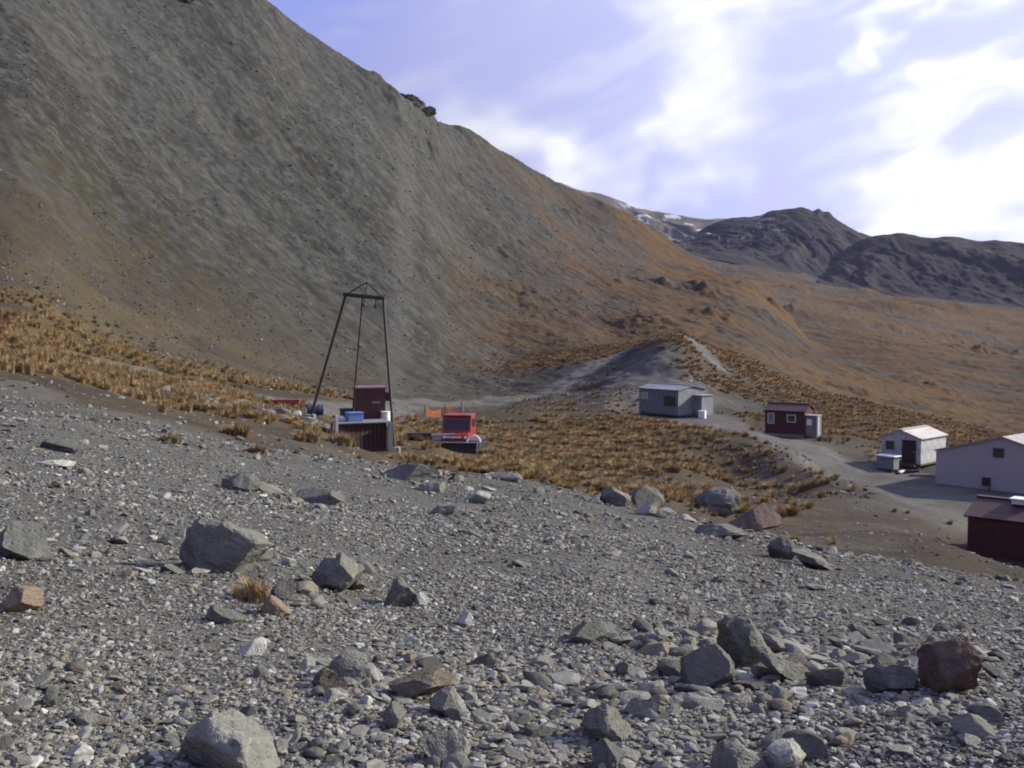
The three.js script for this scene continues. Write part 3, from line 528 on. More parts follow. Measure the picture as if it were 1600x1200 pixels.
const stoneMats = new Map();
const dummy = new THREE.Object3D();
function setStone(o, q) { o.position.set(q.x, H(q.x, q.z) + q.s * .16, q.z); o.rotation.set(q.tilt, q.yaw, q.tilt2); o.scale.setScalar(q.s); }
const fineChip = [1, 2, 3, 4, 5, 6].map((k) => { const g = rockShape(200 + k, 5, 1.1, rrf(k), .8, 11, .06, .3); paintRock(g, C(1, 1, 1), k * 5, .16); return g; });
for (const i of single) {
  const q = stones[i], name = toneName(q.c), key = name + q.kind % 3;
  if (!stoneMats.has(key)) stoneMats.set(key, earth({ vertexColors: true, color: lin(...q.c), bumpMap: rockBump, bumpScale: .01 }));
  const m = mesh('stone', fineChip[q.kind], stoneMats.get(key)); setStone(m, q);
  const by = near(q.x, q.z, Math.max(.8, q.d * .09));
  tag(m, by ? `${stoneForm[q.kind]} ${name} stone lying near ${by}` : `loose ${stoneForm[q.kind]} ${name} stone on open gravel`, 'stone', `loose ${stoneForm[q.kind]} ${name} stones` + (by ? ` near ${by}` : ' on open gravel'));
}
for (let k = 0; k < 6; k++) {
  const list = stones.filter((q, i) => q.kind === k && !single.has(i));
  const im = new THREE.InstancedMesh(chipShapes[k], M.chip, list.length); sh(im);
  list.forEach((q, i) => { setStone(dummy, q); dummy.updateMatrix(); im.setMatrixAt(i, dummy.matrix); im.setColorAt(i, lin(...q.c)); });
  im.name = numbered('gravel'); scene.add(im); tag(im, 'loose grey gravel and small stones strewn over the ground', 'gravel', 'loose gravel', 'stuff');
}
console.log('stones', stones.length);

// ------------------------------------------------------------------ tussock grass
function tuft(sd, blades, hgt, spread, tintA, tintB) {
  const keep = seed; seed = sd * 131 + 7; const pos = [], col = [], nor = [];
  for (let i = 0; i < blades; i++) {
    const a = rr(0, 6.283), r = Math.sqrt(rnd()) * .13, lean = rr(.05, 1) * spread, L = hgt * rr(.6, 1.1), w = rr(.008, .016);
    const dx = Math.cos(a), dz = Math.sin(a), bx0 = dx * r, bz0 = dz * r, tx = -dz * w, tz = dx * w, c = mx(tintA, tintB, rnd()), kk = rr(.75, 1.25);
    const P = [0, .55, 1].map((t) => [bx0 + dx * lean * L * t * t * .9, L * (t - .28 * lean * t * t * t) - .02, bz0 + dz * lean * L * t * t * .9]);
    const q = (p, s) => [p[0] + tx * s, p[1], p[2] + tz * s];
    const quad = [q(P[0], -1), q(P[0], 1), q(P[1], .8), q(P[0], -1), q(P[1], .8), q(P[1], -.8), q(P[1], -.8), q(P[1], .8), P[2]];
    for (const v of quad) { pos.push(...v); col.push(c[0] * kk, c[1] * kk, c[2] * kk); const l = Math.hypot(dx * .5, .8, dz * .5); nor.push(dx * .5 / l, .8 / l, dz * .5 / l); }
  }
  const g = new THREE.BufferGeometry(); g.setAttribute('position', new THREE.Float32BufferAttribute(pos, 3)); g.setAttribute('color', new THREE.Float32BufferAttribute(col, 3)); g.computeVertexNormals(); seed = keep; return g;
}
const gold = C(.29, .205, .095), straw = C(.37, .28, .15), olv = C(.18, .15, .076), russet = C(.235, .145, .065);
const tufts = [tuft(1, 110, .62, .9, gold, straw), tuft(2, 110, .55, 1.1, gold, russet), tuft(3, 100, .5, 1.0, olv, gold), tuft(4, 110, .7, .8, straw, gold)];
const clumps = [], clear = [[716, 62, 2.6], [720, 58, 2.0], [724, 55, 1.2], [565, 49.5, 1.7], [585, 47, 1.1], [577, 63, 1.6], [1050, 100, 4], [1240, 91, 3], [1432, 80, 3.2], [1600, 49, 3.2]].map(([u, d, r]) => [...polar(u, d), r]);
function sow(n, d0, d1, dens) {
  for (let i = 0; i < n; i++) {
    const a = rr(-.56, .56), d = Math.sqrt(mix(d0 * d0, d1 * d1, rnd())), x = d * Math.sin(a), z = -d * Math.cos(a), p = rnd(), s = .5 + .95 * Math.pow(rnd(), 1.4), yaw = rr(0, 6.3), k = rnd();
    const v = vegetation(x, z); if (p > v.g * dens || clear.some((q) => Math.hypot(q[0] - x, q[1] - z) < q[2])) continue;
    const kind = v.m.straw > .45 ? (k < .7 ? 3 : 0) : v.m.olive > .25 || v.m.bank > .3 ? (k < .75 ? 2 : 0) : k < .4 ? 0 : k < .8 ? 1 : 2;
    clumps.push({ x, z, d, s: s * (d > 100 ? .58 : .64), yaw, kind });
  }
}
sow(34000, 24, 130, 1); sow(30000, 100, 165, .9);
clumps.forEach((q) => { q.big = bigness(q); });
const ord2 = clumps.map((q, i) => i).sort((a, b) => clumps[b].big - clumps[a].big), single2 = new Set();
for (const i of ord2) { if (single2.size >= 260) break; const q = clumps[i]; if (seen(q.x, H(q.x, q.z) + .3 * q.s, q.z)) single2.add(i); }
for (const [u, d, n] of [[1050, 100, 'the grey iron hut'], [1240, 91, 'the red hut with a porch'], [1432, 80, 'the white hut'], [550, 52, 'the steel tower'], [717, 62, 'the snow groomer'], [577, 63, 'the engine shed'], [690, 86, 'the orange netting'], [1180, 67, 'the dark stony bank'], [880, 66, 'the open middle of the flat'], [200, 60, 'the foot of the scree face']]) { const [x, z] = polar(u, d); marks.push([x, z, n]); }
const tuftName = ['golden', 'russet', 'olive', 'straw-coloured'];
function setTuft(o, q) { o.position.set(q.x, H(q.x, q.z), q.z); o.rotation.set(0, q.yaw, 0); const wide = 1.0 + .5 * Math.abs(Math.sin(q.yaw * 7)); o.scale.set(q.s * wide, q.s, q.s * wide); }
for (const i of single2) { const q = clumps[i], m = mesh('tussock', tufts[q.kind], M.grass); setTuft(m, q); const by = near(q.x, q.z, 60); tag(m, `${q.s > .74 ? 'large' : 'small'} ${tuftName[q.kind]} tussock growing near ${by}`, 'tussock', `${q.s > .74 ? 'large' : 'small'} ${tuftName[q.kind]} tussocks near ${by}`); }
for (let k = 0; k < 4; k++) {
  const list = clumps.filter((q, i) => q.kind === k && !single2.has(i)); const im = sh(new THREE.InstancedMesh(tufts[k], M.grass, list.length));
  list.forEach((q, i) => { setTuft(dummy, q); dummy.updateMatrix(); im.setMatrixAt(i, dummy.matrix); const t = rr(.7, 1.3), w = rr(.9, 1.08); im.setColorAt(i, lin(t, t * w, t * w * w)); });
  im.name = numbered('tussock_grass'); scene.add(im); tag(im, 'tussock grass covering the basin and lower slopes', 'grass', 'tussock grass', 'stuff');
}
// tussocks one can pick out: column, row, breadth in pixels, kind, label
for (const [u, v, w, kind, label] of [
  [388, 940, 84, 3, 'yellow tussock growing against the pointed slab boulder'],
  [262, 692, 48, 2, 'olive round tussock alone on the pale gravel rim'],
  [368, 682, 66, 1, 'broad russet tussock beside a dark hollow near the tower'],
  [480, 690, 60, 0, 'golden tussock just short of the slatted red bin'],
  [530, 696, 62, 0, 'golden tussock in front of the slatted red bin'],
  [435, 690, 18, 1, 'tiny russet tuft on bare gravel near the tower'],
  [400, 708, 44, 1, 'low russet tussock on the bench rim beside scattered stones'],
]) {
  const s = spot(u, v), W = w * s.d / F, sc = W / .95;
  const g = thing('tussock', label, 'tussock', [s.x, s.y, s.z]);
  mesh('blades', tufts[kind], M.grass, g); if (w > 40) for (const [dx, dz, k2] of [[.3, .1, .8], [-.3, .05, .75], [.05, -.3, .7]]) { const b = mesh('blades', tufts[kind], M.grass, g); b.position.set(dx, 0, dz); b.scale.setScalar(k2); b.rotation.y = dx * 9; }
  g.scale.setScalar(sc * (w > 40 ? .75 : .9));
}
console.log('grass', clumps.length);

// rocky knobs on the skyline of the scree face: column, row, breadth, height in pixels, distance
for (const [u, v, w, h, d, label] of [[638, 150, 64, 20, 282, 'rocky knob on the skyline at the head of the pale tow strip'], [664, 163, 44, 16, 286, 'small step of rock just under the rocky skyline knob'], [300, 14, 36, 20, 250, 'dark rock rib high on the scree face'], [398, 4, 44, 14, 275, 'long rock rib at the top of the scree face']]) {
  const [x, z] = polar(u, d), k = d / F, g = rockShape(300 + u, 8, w * k / 2, h * k * .7, w * k / 2.4, 10, .16, .4); paintRock(g, C(.062, .060, .053), u, .3);
  const m = mesh('rock_outcrop', g, M.chip); m.position.set(x, H(x, z) - h * k * .22, z); m.rotation.y = u; tag(m, label, 'rock outcrop');
}

// ------------------------------------------------------------------ huts
const grimeTex = noiseTexture(256, (u, v) => { const x = u * 6, y = v * 6, k = (a, b) => fbm(x + a, (y + b) * .6, 4); const n = k(0, 0) * (1 - u) * (1 - v) + k(-6, 0) * u * (1 - v) + k(0, -6) * (1 - u) * v + k(-6, -6) * u * v; const t = .88 + .16 * n, q = Math.max(0, -n - .12) * .4; return [t, t - q * .35, t - q * .6]; }, true);
const ribTex = (() => { const n = 64, d = new Uint8Array(n * n * 4); for (let j = 0; j < n; j++) for (let i = 0; i < n; i++) { const h = 127 + 127 * Math.sin(i / n * 2 * Math.PI * 4), k = (j * n + i) * 4; d[k] = d[k + 1] = d[k + 2] = h; d[k + 3] = 255; } const t = new THREE.DataTexture(d, n, n); t.wrapS = t.wrapT = THREE.RepeatWrapping; t.magFilter = THREE.LinearFilter; t.needsUpdate = true; t.repeat.set(6, 1); return t; })();
const sheet = (r, g, b, o = {}) => std({ color: lin(r, g, b), map: grimeTex, bumpMap: ribTex, bumpScale: .018, roughness: .6, ...o });
const MB = {
  greyIron: sheet(.31, .32, .33, { metalness: .1 }), greyRoof: sheet(.34, .35, .38, { metalness: .25, roughness: .5 }),
  red: sheet(.115, .032, .028), redRoof: sheet(.085, .038, .035), white: sheet(.74, .74, .74), whiteRoof: sheet(.62, .58, .52),
  barn: sheet(.50, .46, .46, { map: null }), barnRoof: sheet(.45, .43, .44), timber: std({ color: lin(.12, .075, .045), map: grimeTex }), frame: std({ color: lin(.55, .54, .50) }),
  glass: std({ color: lin(.03, .034, .04), roughness: .12 }), door: std({ color: lin(.055, .032, .022), map: grimeTex }), steel: std({ color: lin(.05, .042, .040), roughness: .65, metalness: .3 }),
  galv: std({ color: lin(.42, .42, .42), roughness: .5, metalness: .5 }), rubber: std({ color: lin(.022, .022, .024), roughness: .85 }), catRed: std({ color: lin(.34, .040, .026), roughness: .42, map: grimeTex }), blue: std({ color: lin(.11, .18, .40), roughness: .5 }),
  paint: std({ color: lin(.78, .78, .76), roughness: .55 }), green: std({ color: lin(.035, .055, .045), roughness: .7 }), orange: std({ color: lin(.62, .16, .04), roughness: .7 }), navy: std({ color: lin(.03, .04, .09), roughness: .5 }), pile: std({ color: lin(.09, .07, .055) }), tin: std({ color: lin(.26, .27, .25), map: grimeTex, roughness: .6 }),
};
// a window set 2 cm proud of a wall face at z = zf (local), frame and pane
function windowOn(parent, w, h, x, y, zf, turn = 0, mat = MB.glass, frameMat = MB.frame) {
  const t = .07, fr = mesh('window', join(bx(w + 2 * t, t, .06, 0, h / 2 + t / 2, 0), bx(w + 2 * t, t, .06, 0, -h / 2 - t / 2, 0), bx(t, h, .06, -w / 2 - t / 2, 0, 0), bx(t, h, .06, w / 2 + t / 2, 0, 0)), frameMat, parent);
  fr.rotation.y = turn; const c = Math.cos(turn), s = Math.sin(turn); fr.position.set(x * c + (zf + .025) * s, y, -x * s + (zf + .025) * c);
  mesh('pane', bx(w, h, .03, 0, 0, -.005), mat, fr); return fr;
}
function doorOn(parent, w, h, x, y0, zf, turn = 0, mat = MB.door) {
  const d = mesh('door', bx(w, h, .06), mat, parent); const c = Math.cos(turn), s = Math.sin(turn); d.rotation.y = turn; d.position.set(x * c + (zf + .025) * s, y0 + h / 2, -x * s + (zf + .025) * c);
  mesh('handle', bx(.04, .14, .06, w * .38, 0, .055), MB.galv, d); return d;
}
// hut: L across its front (local +z), W deep, walls with a gable whose ridge runs along local z (front = gable end) or x
function hut(name, label, category, u, d, yaw, o) {
  const [x, z] = polar(u, d), a = bearing(u), y = pads.reduce((b, p) => Math.hypot(p[0] - x, p[1] - z) < p[2] ? p[3] : b, H(x, z));
  const g = thing(name, label, category, [x, y + (o.lift ?? .25), z], -a + yaw);
  const { L, W, h, rise, t = .1 } = o;
  const shapeWall = (hl, hr, peak, len) => { const s = new THREE.Shape(); s.moveTo(-len / 2, 0); s.lineTo(len / 2, 0); s.lineTo(len / 2, hr); if (peak != null) s.lineTo(0, peak); s.lineTo(-len / 2, hl); s.closePath(); return new THREE.ExtrudeGeometry(s, { depth: t, bevelEnabled: false }); };
  const front = o.ridge === 'z';
  const put = (geo, px, pz, r) => { const m = mesh('wall', geo, o.wall, g); m.position.set(px, 0, pz); m.rotation.y = r; return m; };
  // front and back (full length), sides between them
  put(shapeWall(h, h, front ? h + rise : null, L), 0, W / 2 - t, 0); put(shapeWall(h, h, front ? h + rise : null, L), 0, -W / 2 + t, Math.PI);
  put(shapeWall(h, h, front ? null : h + rise, W - 2 * t - .004), L / 2 - t, 0, Math.PI / 2); put(shapeWall(h, h, front ? null : h + rise, W - 2 * t - .004), -L / 2 + t, 0, -Math.PI / 2);
  const span = front ? L : W, len = (front ? W : L) + .3, over = .14, sl = Math.hypot(span / 2, rise), ang = Math.atan2(rise, span / 2), wdt = sl + over;
  for (const s of [-1, 1]) {
    const m = mesh('roof', bx(wdt, .06, len), o.roof, g), cx = (span / 2 + over * Math.cos(ang)) / 2, cy = h + rise - (wdt / 2) * Math.sin(ang) + .045;
    if (front) { m.position.set(s * cx, cy, 0); m.rotation.z = -s * ang; } else { m.position.set(0, cy, s * cx); m.rotation.set(0, Math.PI / 2, 0); m.rotation.order = 'YXZ'; m.rotation.z = s * ang; }
  }
  mesh('ridge_cap', front ? bx(.3, .05, len, 0, h + rise + .085, 0) : bx(len, .05, .3, 0, h + rise + .085, 0), o.roof, g);
  mesh('floor', bx(L - .02, .12, W - .02, 0, -.062, 0), MB.pile, g);
  for (const sx of [-1, 1]) for (const sz of [-1, 1]) mesh('pile', bx(.18, .75, .18, sx * (L / 2 - .25), -.5, sz * (W / 2 - .25)), MB.pile, g);
  return g;
}
const D = Math.PI / 180;
{ // grey iron hut below the saddle
  const g = hut('grey_hut', 'grey iron hut with a pale roof on a cut pad below the saddle', 'hut', 1050, 100, -42 * D, { L: 4.9, W: 3.7, h: 2.25, rise: .35, wall: MB.greyIron, roof: MB.greyRoof, ridge: 'x' });
  windowOn(g, .75, .5, -1.75, 1.6, 1.85, 0, MB.galv); windowOn(g, 1.25, .75, 1.45, 1.25, 1.85, 0, MB.glass, MB.timber);
  doorOn(g, .75, 1.85, .3, .02, 1.85, 0, MB.greyIron);
  const f = mesh('flue', bar([1.6, 2.3, -.8], [1.6, 3.0, -.8], .07), MB.galv, g); mesh('cowl', new THREE.CylinderGeometry(.12, .12, .12, 12).translate(1.6, 3.05, -.8), MB.paint, f);
  const lean = mesh('lean_to', bx(1.0, 1.75, 1.6, 2.96, .85, -1.0), MB.greyIron, g); mesh('lean_to_roof', bx(1.14, .06, 1.8, 2.99, 1.76, -1.0), MB.greyRoof, lean);
}
{ // white drum and box at its corner
  const [x, z] = polar(1098, 97); const g = thing('gas_cabinet', 'small white cabinet standing at the corner of the grey hut', 'cabinet', [x, H(x, z), z], -.5);
  mesh('body', bx(.6, .65, .45, 0, .34, 0, .03), MB.paint, g); mesh('lid', bx(.66, .05, .5, 0, .695, 0, .02), MB.paint, g);
}
{ // red hut
  const g = hut('red_hut', 'dark red hut with a grey porch beside the gravel road', 'hut', 1234, 91, -16 * D, { L: 3.3, W: 2.6, h: 1.9, rise: .5, wall: MB.red, roof: MB.redRoof, ridge: 'x' });
  windowOn(g, .42, .75, -1.15, 1.25, 1.3, 0, MB.tin); windowOn(g, .6, .5, .55, 1.3, 1.3);
  mesh('skirt', bx(3.3, .28, .05, 0, -.14, 1.345), MB.tin, g);
  const p = mesh('porch', bx(1.0, 1.7, 1.1, 2.18, .72, .6), MB.greyIron, g); mesh('porch_roof', bx(1.12, .06, 1.25, 2.2, 1.60, .6), MB.greyRoof, p); mesh('sign', bx(.42, .5, .03, 1.98, 1.05, 1.17), MB.paint, p); mesh('corner_post', bx(.14, 1.72, .14, 2.68, .72, 1.16), MB.paint, p);
}
{ // white hut
  const g = hut('white_hut', 'small white hut with a dark brown door in its gable end', 'hut', 1430, 80, -26 * D, { L: 2.9, W: 3.8, h: 1.75, rise: .5, wall: MB.white, roof: MB.whiteRoof, ridge: 'z' });
  windowOn(g, .65, .6, -.8, 1.15, 1.9, 0, MB.glass, MB.galv); doorOn(g, 1.0, 1.6, .6, .02, 1.9);
  mesh('door_step', bx(1.3, .16, .5, .6, -.1, 2.2), MB.timber, g);
}
{ // low box with a white lid and a heap of timber in front of the white hut
  let [x, z] = polar(1390, 76.5); const g = thing('storage_bin', 'grey storage bin with a white lid in front of the white hut', 'storage bin', [x, H(x, z), z], -.35 - .5);
  mesh('bin_body', bx(1.25, .85, .75, 0, .5, 0, .03), MB.greyIron, g); mesh('lid', bx(1.5, .09, .95, 0, .985, 0, .03), MB.paint, g); for (const s of [-1, 1]) mesh('skid', bx(.12, .16, .9, s * .45, .02, 0), MB.timber, g);
  const spec = [[1416, 77, .5, 1.5, 'timber'], [1424, 77.4, .2, 1.3, 'tin'], [1412, 76.6, .9, 1.1, 'paint']];
  spec.forEach(([u, d, r, l, m], i) => { const [px, pz] = polar(u, d); const o = mesh('plank', bx(l, .12, .2, 0, .08, 0, .01), MB[m], scene); o.position.set(px, H(px, pz) + .05 * i, pz); o.rotation.y = r; tag(o, ['dark timber baulk beside the lidded storage bin', 'weathered grey plank lying near the white hut', 'white plank lying by the storage bin'][i], 'plank', 'loose timber by the white hut'); });
  const [qx, qz] = polar(1448, 74.5); const o = mesh('plank', bx(1.9, .14, .24, 0, .1, 0, .01), MB.tin, scene); o.position.set(qx, H(qx, qz), qz); o.rotation.y = -.2; tag(o, 'long pale beam lying between white hut and grey barn', 'plank', 'loose timber by the white hut');
}
{ // big grey barn with a rounded roof, gable end towards the yard
  const Ln = 9, u = 1570, d = 70, [fx, fz] = polar(u, d), a = bearing(u), turn = -a + -24 * D, x = fx - Math.sin(turn) * Ln / 2, z = fz - Math.cos(turn) * Ln / 2, y = base(...polar(1545, 73));
  const g = thing('barn', 'big grey barn with a shallow gable roof and two small gable windows', 'barn', [x, y - .1, z], turn);
  const HW = 4.2, h = 3.35, top = 4.55, low = -1.1, prof = [];
  prof.push([-HW, low], [-HW, h]); prof.push([0, top]); prof.push([HW, h], [HW, low]);
  const s = new THREE.Shape(prof.map((p) => new THREE.Vector2(...p)));
  const end = new THREE.ExtrudeGeometry(s, { depth: .12, bevelEnabled: false });
  for (const [zz, n] of [[Ln / 2 - .12, 0], [-Ln / 2, 1]]) { const m = mesh('gable_wall', end, MB.barn, g); m.position.z = zz; }
  for (const sx of [-1, 1]) mesh('side_wall', bx(.12, h - low, Ln - .25, sx * (HW - .062), (h + low) / 2, 0), MB.barn, g);
  const arch = prof.slice(1, -1), out = arch.map(([px, py]) => [px * 1.025, py + .07]); const rs = new THREE.Shape([...arch.map(([px, py]) => [px * 1.003, py + .006]), ...out.reverse()].map((p) => new THREE.Vector2(...p)));
  mesh('roof', new THREE.ExtrudeGeometry(rs, { depth: Ln + .3, bevelEnabled: false }).translate(0, 0, -Ln / 2 - .15), MB.barnRoof, g);
  windowOn(g, .5, .42, -.25, 3.6, Ln / 2, 0, MB.glass, MB.timber); windowOn(g, .4, .4, -.95, 1.75, Ln / 2, 0, MB.glass, MB.timber);
  mesh('foundation', bx(2 * HW - .3, .8, Ln - .4, 0, -.9, 0), MB.tin, g);
}
{ // dark red hut close by
  const g = hut('red_hut', 'long dark red iron hut with a red roof, nearer the bench than the barn', 'hut', 1645, 49, -14 * D, { L: 5.4, W: 3.4, h: 1.6, rise: .55, wall: MB.red, roof: MB.redRoof, ridge: 'x', lift: .05 });
  windowOn(g, .5, .5, .6, .9, 1.7, 0, MB.tin);
  const v = mesh('sunlit_roof_edge', bx(.8, .2, .6, -.9, 2.22, .35, .03), MB.paint, g); mesh('sunlit_edge_cap', bx(.95, .06, .75, -.9, 2.35, .35, .02), MB.paint, v);  // white boxes added in place of a roof edge catching the sun
}
// ------------------------------------------------------------------ rope-tow tower
{
  const foot = (u, d) => { const [x, z] = polar(u, d); return [x, H(x, z) - .1, z]; };
  const A = foot(484, 54), B = foot(616, 49.6), Cc = foot(548, 63);
  const ray = (u, v, d) => { const a = bearing(u); return [d * Math.sin(a), EYE + d * slopeOf(u, v), -d * Math.cos(a)]; };
  const TA = ray(542, 460, 52.5), TB = ray(600, 466, 51.4), P = ray(575, 441, 52);
  const g = thing('tow_tower', 'tall rusty steel A-frame tow tower with a triangular head', 'tower', [A[0] / 3 + B[0] / 3 + Cc[0] / 3, A[1], A[2] / 3 + B[2] / 3 + Cc[2] / 3]);
  const o = g.position, loc = (p) => [p[0] - o.x, p[1] - o.y, p[2] - o.z], mid = (p, q, t) => p.map((v, i) => v + (q[i] - v) * t);
  mesh('leg', bar(loc(A), loc(TA), .07), MB.steel, g); mesh('leg', bar(loc(B), loc(TB), .07), MB.steel, g);
  mesh('rear_leg', bar(loc(Cc), loc(mid(TA, TB, .45)), .04), MB.steel, g);
  mesh('crossbar', bar(loc(mid(TA, TB, -.06)), loc(mid(TA, TB, 1.05)), .10), MB.steel, g);
  mesh('head_brace', bar(loc(TA), loc(P), .035), MB.steel, g); mesh('head_brace', bar(loc(TB), loc(P), .035), MB.steel, g); mesh('king_post', bar(loc(mid(TA, TB, .52)), loc(P), .03), MB.steel, g);
  for (const t of [.5, .82]) { const q = loc(mid(TA, TB, t)); const h = mesh('pulley_hanger', bar(q, [q[0] - .06 * (t > .6), q[1] - .32, q[2]], .03), MB.steel, g); mesh('pulley', new THREE.TorusGeometry(.055, .04, 8, 14).translate(q[0] - .06, q[1] - .42, q[2]), MB.steel, h); }
  for (const q of [A, B]) { const l = loc(q); mesh('footing', bx(.5, .35, .5, l[0], l[1] + .06, l[2], .04), MB.tin, g); }
}
// ------------------------------------------------------------------ red engine shed and bits round it
{
  const [x, z] = polar(577, 63), y = base(x, z), a = bearing(577);
  const g = thing('engine_shed', 'small dark red engine shed with a flat roof behind the tower', 'shed', [x, y, z], -a + .12);
  mesh('body', bx(1.7, 2.25, 1.5, 0, 1.175, 0), MB.red, g); mesh('roof', bx(1.85, .1, 1.75, 0, 2.355, 0), sheet(.30, .17, .17), g); const d = mesh('hatch', bx(.5, .14, .04, .3, 1.5, .77), MB.tin, g); mesh('handle', bx(.08, .04, .05, 0.3, 1.5, .815), MB.galv, d);
  mesh('awning', bx(.35, .5, .9, 1.03, 1.8, -.1), MB.red, g);
  for (const s of [-1, 1]) mesh('skid', bx(.14, .2, 1.8, s * .65, .0, 0), MB.timber, g);
  let [px, pz] = polar(602, 62.2); const w = thing('water_drum', 'white drum standing by the red engine shed', 'drum', [px, H(px, pz), pz]); mesh('barrel', new THREE.CylinderGeometry(.27, .27, .82, 20).translate(0, .55, 0), MB.paint, w); for (const yy of [.35, .62, .93]) mesh('hoop', new THREE.TorusGeometry(.275, .018, 6, 24).rotateX(Math.PI / 2).translate(0, yy, 0), MB.paint, w); mesh('stand', bx(.5, .14, .5, 0, .07, 0), MB.timber, w);
  [px, pz] = polar(541, 62.5); const gb = thing('tool_cabinet', 'dark green cabinet standing beside the red engine shed', 'cabinet', [px, H(px, pz), pz], .2); mesh('body', bx(.75, 1.05, .6, 0, .56, 0, .02), MB.green, gb); mesh('lid', bx(.82, .06, .68, 0, 1.12, 0, .02), MB.green, gb); mesh('door', bx(.34, .85, .03, -.18, .55, .315), MB.green, gb); mesh('door', bx(.34, .85, .03, .18, .55, .315), MB.green, gb);
}
{ // slatted red bin with grey posts, short of the shed
  const [x, z] = polar(562, 49.5), y = H(x, z), a = bearing(562), g = thing('slatted_bin', 'red slatted timber bin with a grey tin top beside the tower leg', 'bin', [x, y, z], -a + .25);
  for (let i = 0; i < 11; i++) mesh('slat', bx(.17, i % 3 ? 1.28 : 1.2, .04, -1.05 + i * .2, .66, .62), i % 4 === 1 ? MB.redRoof : MB.red, g);
  for (let i = 0; i < 5; i++) mesh('slat', bx(.04, 1.25, .17, 1.13, .66, .45 - i * .24), MB.red, g);
  mesh('top', bx(2.5, .05, 1.4, .08, 1.36, 0), MB.tin, g); mesh('back_panel', bx(2.1, 1.2, .04, 0, .62, -.62), MB.redRoof, g);
  mesh('post', bx(.22, 1.33, .12, 1.26, .66, .68), MB.tin, g); mesh('post', bx(.12, 1.75, .12, -1.26, .88, .68), MB.frame, g); mesh('post', bx(.1, 1.3, .1, 1.2, .65, -.62), MB.tin, g); mesh('post', bx(.1, 1.3, .1, -1.2, .65, -.62), MB.tin, g);
  const onTop = (u, d) => { const [px, pz] = polar(u, d); return [px, y + 1.385, pz]; };
  let b = thing('blue_crate', 'blue plastic crate standing on the slatted red bin', 'crate', onTop(553, 49.5), -a + .3); mesh('crate_body', bx(.72, .42, .5, 0, .21, 0, .03), MB.blue, b); mesh('rim', bx(.78, .05, .56, 0, .40, 0, .02), MB.blue, b);
  b = thing('white_bag', 'small white sack lying beside the blue crate', 'sack', onTop(534, 49.6), .4); mesh('sack_body', rockShape(55, 6, .2, .13, .16, 5, .1, 1.2).translate(0, .11, 0), MB.paint, b); mesh('tied_neck', bar([.14, .12, 0], [.27, .17, .02], .04), MB.paint, b);
}
{ // dark blue drum, red sled, orange netting, marker post
  let [x, z] = polar(492, 56); let g = thing('blue_drum', 'dark blue drum lying on its side by the tower foot', 'drum', [x, H(x, z), z], .3); mesh('barrel', new THREE.CylinderGeometry(.28, .28, .8, 20).rotateZ(Math.PI / 2).translate(0, .26, 0), MB.navy, g); for (const s of [-.2, .2]) mesh('hoop', new THREE.TorusGeometry(.285, .02, 6, 24).rotateY(Math.PI / 2).translate(s, .26, 0), MB.navy, g);
  [x, z] = polar(446, 60); g = thing('rescue_sled', 'red plastic sled lying in the grass left of the tower'.replace(' left of', ' short of'), 'sled', [x, H(x, z), z], .15);
  const sl = new THREE.Shape(); sl.moveTo(-.6, 0); sl.lineTo(.5, 0); sl.quadraticCurveTo(.7, .05, .75, .28); sl.lineTo(-.65, .28); sl.closePath(); mesh('tub', new THREE.ExtrudeGeometry(sl, { depth: .5, bevelEnabled: true, bevelSize: .04, bevelThickness: .04, bevelSegments: 2 }).translate(0, .1, -.25), MB.catRed, g); mesh('handle', bar([-.6, .38, -.2], [-1.0, .55, -.2], .025), MB.galv, g); mesh('handle', bar([-.6, .38, .2], [-1.0, .55, .2], .025), MB.galv, g);
  const net = (u0, d0, u1, d1, h, label) => {
    const [ax, az] = polar(u0, d0), [bx1, bz1] = polar(u1, d1), y0 = H(ax, az), y1 = H(bx1, bz1), n = thing('safety_fence', label, 'fence', [ax, y0, az], 0, null), gx = bx1 - ax, gz = bz1 - az, gy = y1 - y0, w = [];
    for (let i = 0; i <= 10; i++) { const t = i / 10, sag = h * (1 - .35 * Math.sin(Math.PI * t)); w.push(bar([gx * t, gy * t + .08, gz * t], [gx * t, gy * t + sag, gz * t], .028, 5)); }
    for (let k = 0; k < 5; k++) { for (let i = 0; i < 10; i++) { const f = (t) => [gx * t, gy * t + .08 + (h * (1 - .35 * Math.sin(Math.PI * t)) - .08) * k / 4, gz * t]; w.push(bar(f(i / 10), f((i + 1) / 10), .032, 5)); } }
    mesh('netting', join(...w), MB.orange, n); mesh('post', bar([0, -.2, 0], [0, h + .1, 0], .04), MB.timber, n); mesh('post', bar([gx, gy - .2, gz], [gx, gy + h + .1, gz], .04), MB.timber, n);
  };
  net(664, 84, 690, 85, .75, 'short sagging piece of orange safety netting beyond the snow groomer'); net(695, 87, 719, 86, .8, 'longer orange safety net panel next to the grey marker post');
  [x, z] = polar(722, 89); g = thing('marker_post', 'short grey marker post at the end of the orange netting', 'post', [x, H(x, z), z]); mesh('shaft', bx(.24, .85, .16, 0, .38, 0, .03), MB.galv, g); mesh('cap', bx(.28, .06, .2, 0, .83, 0, .02), MB.galv, g);
}
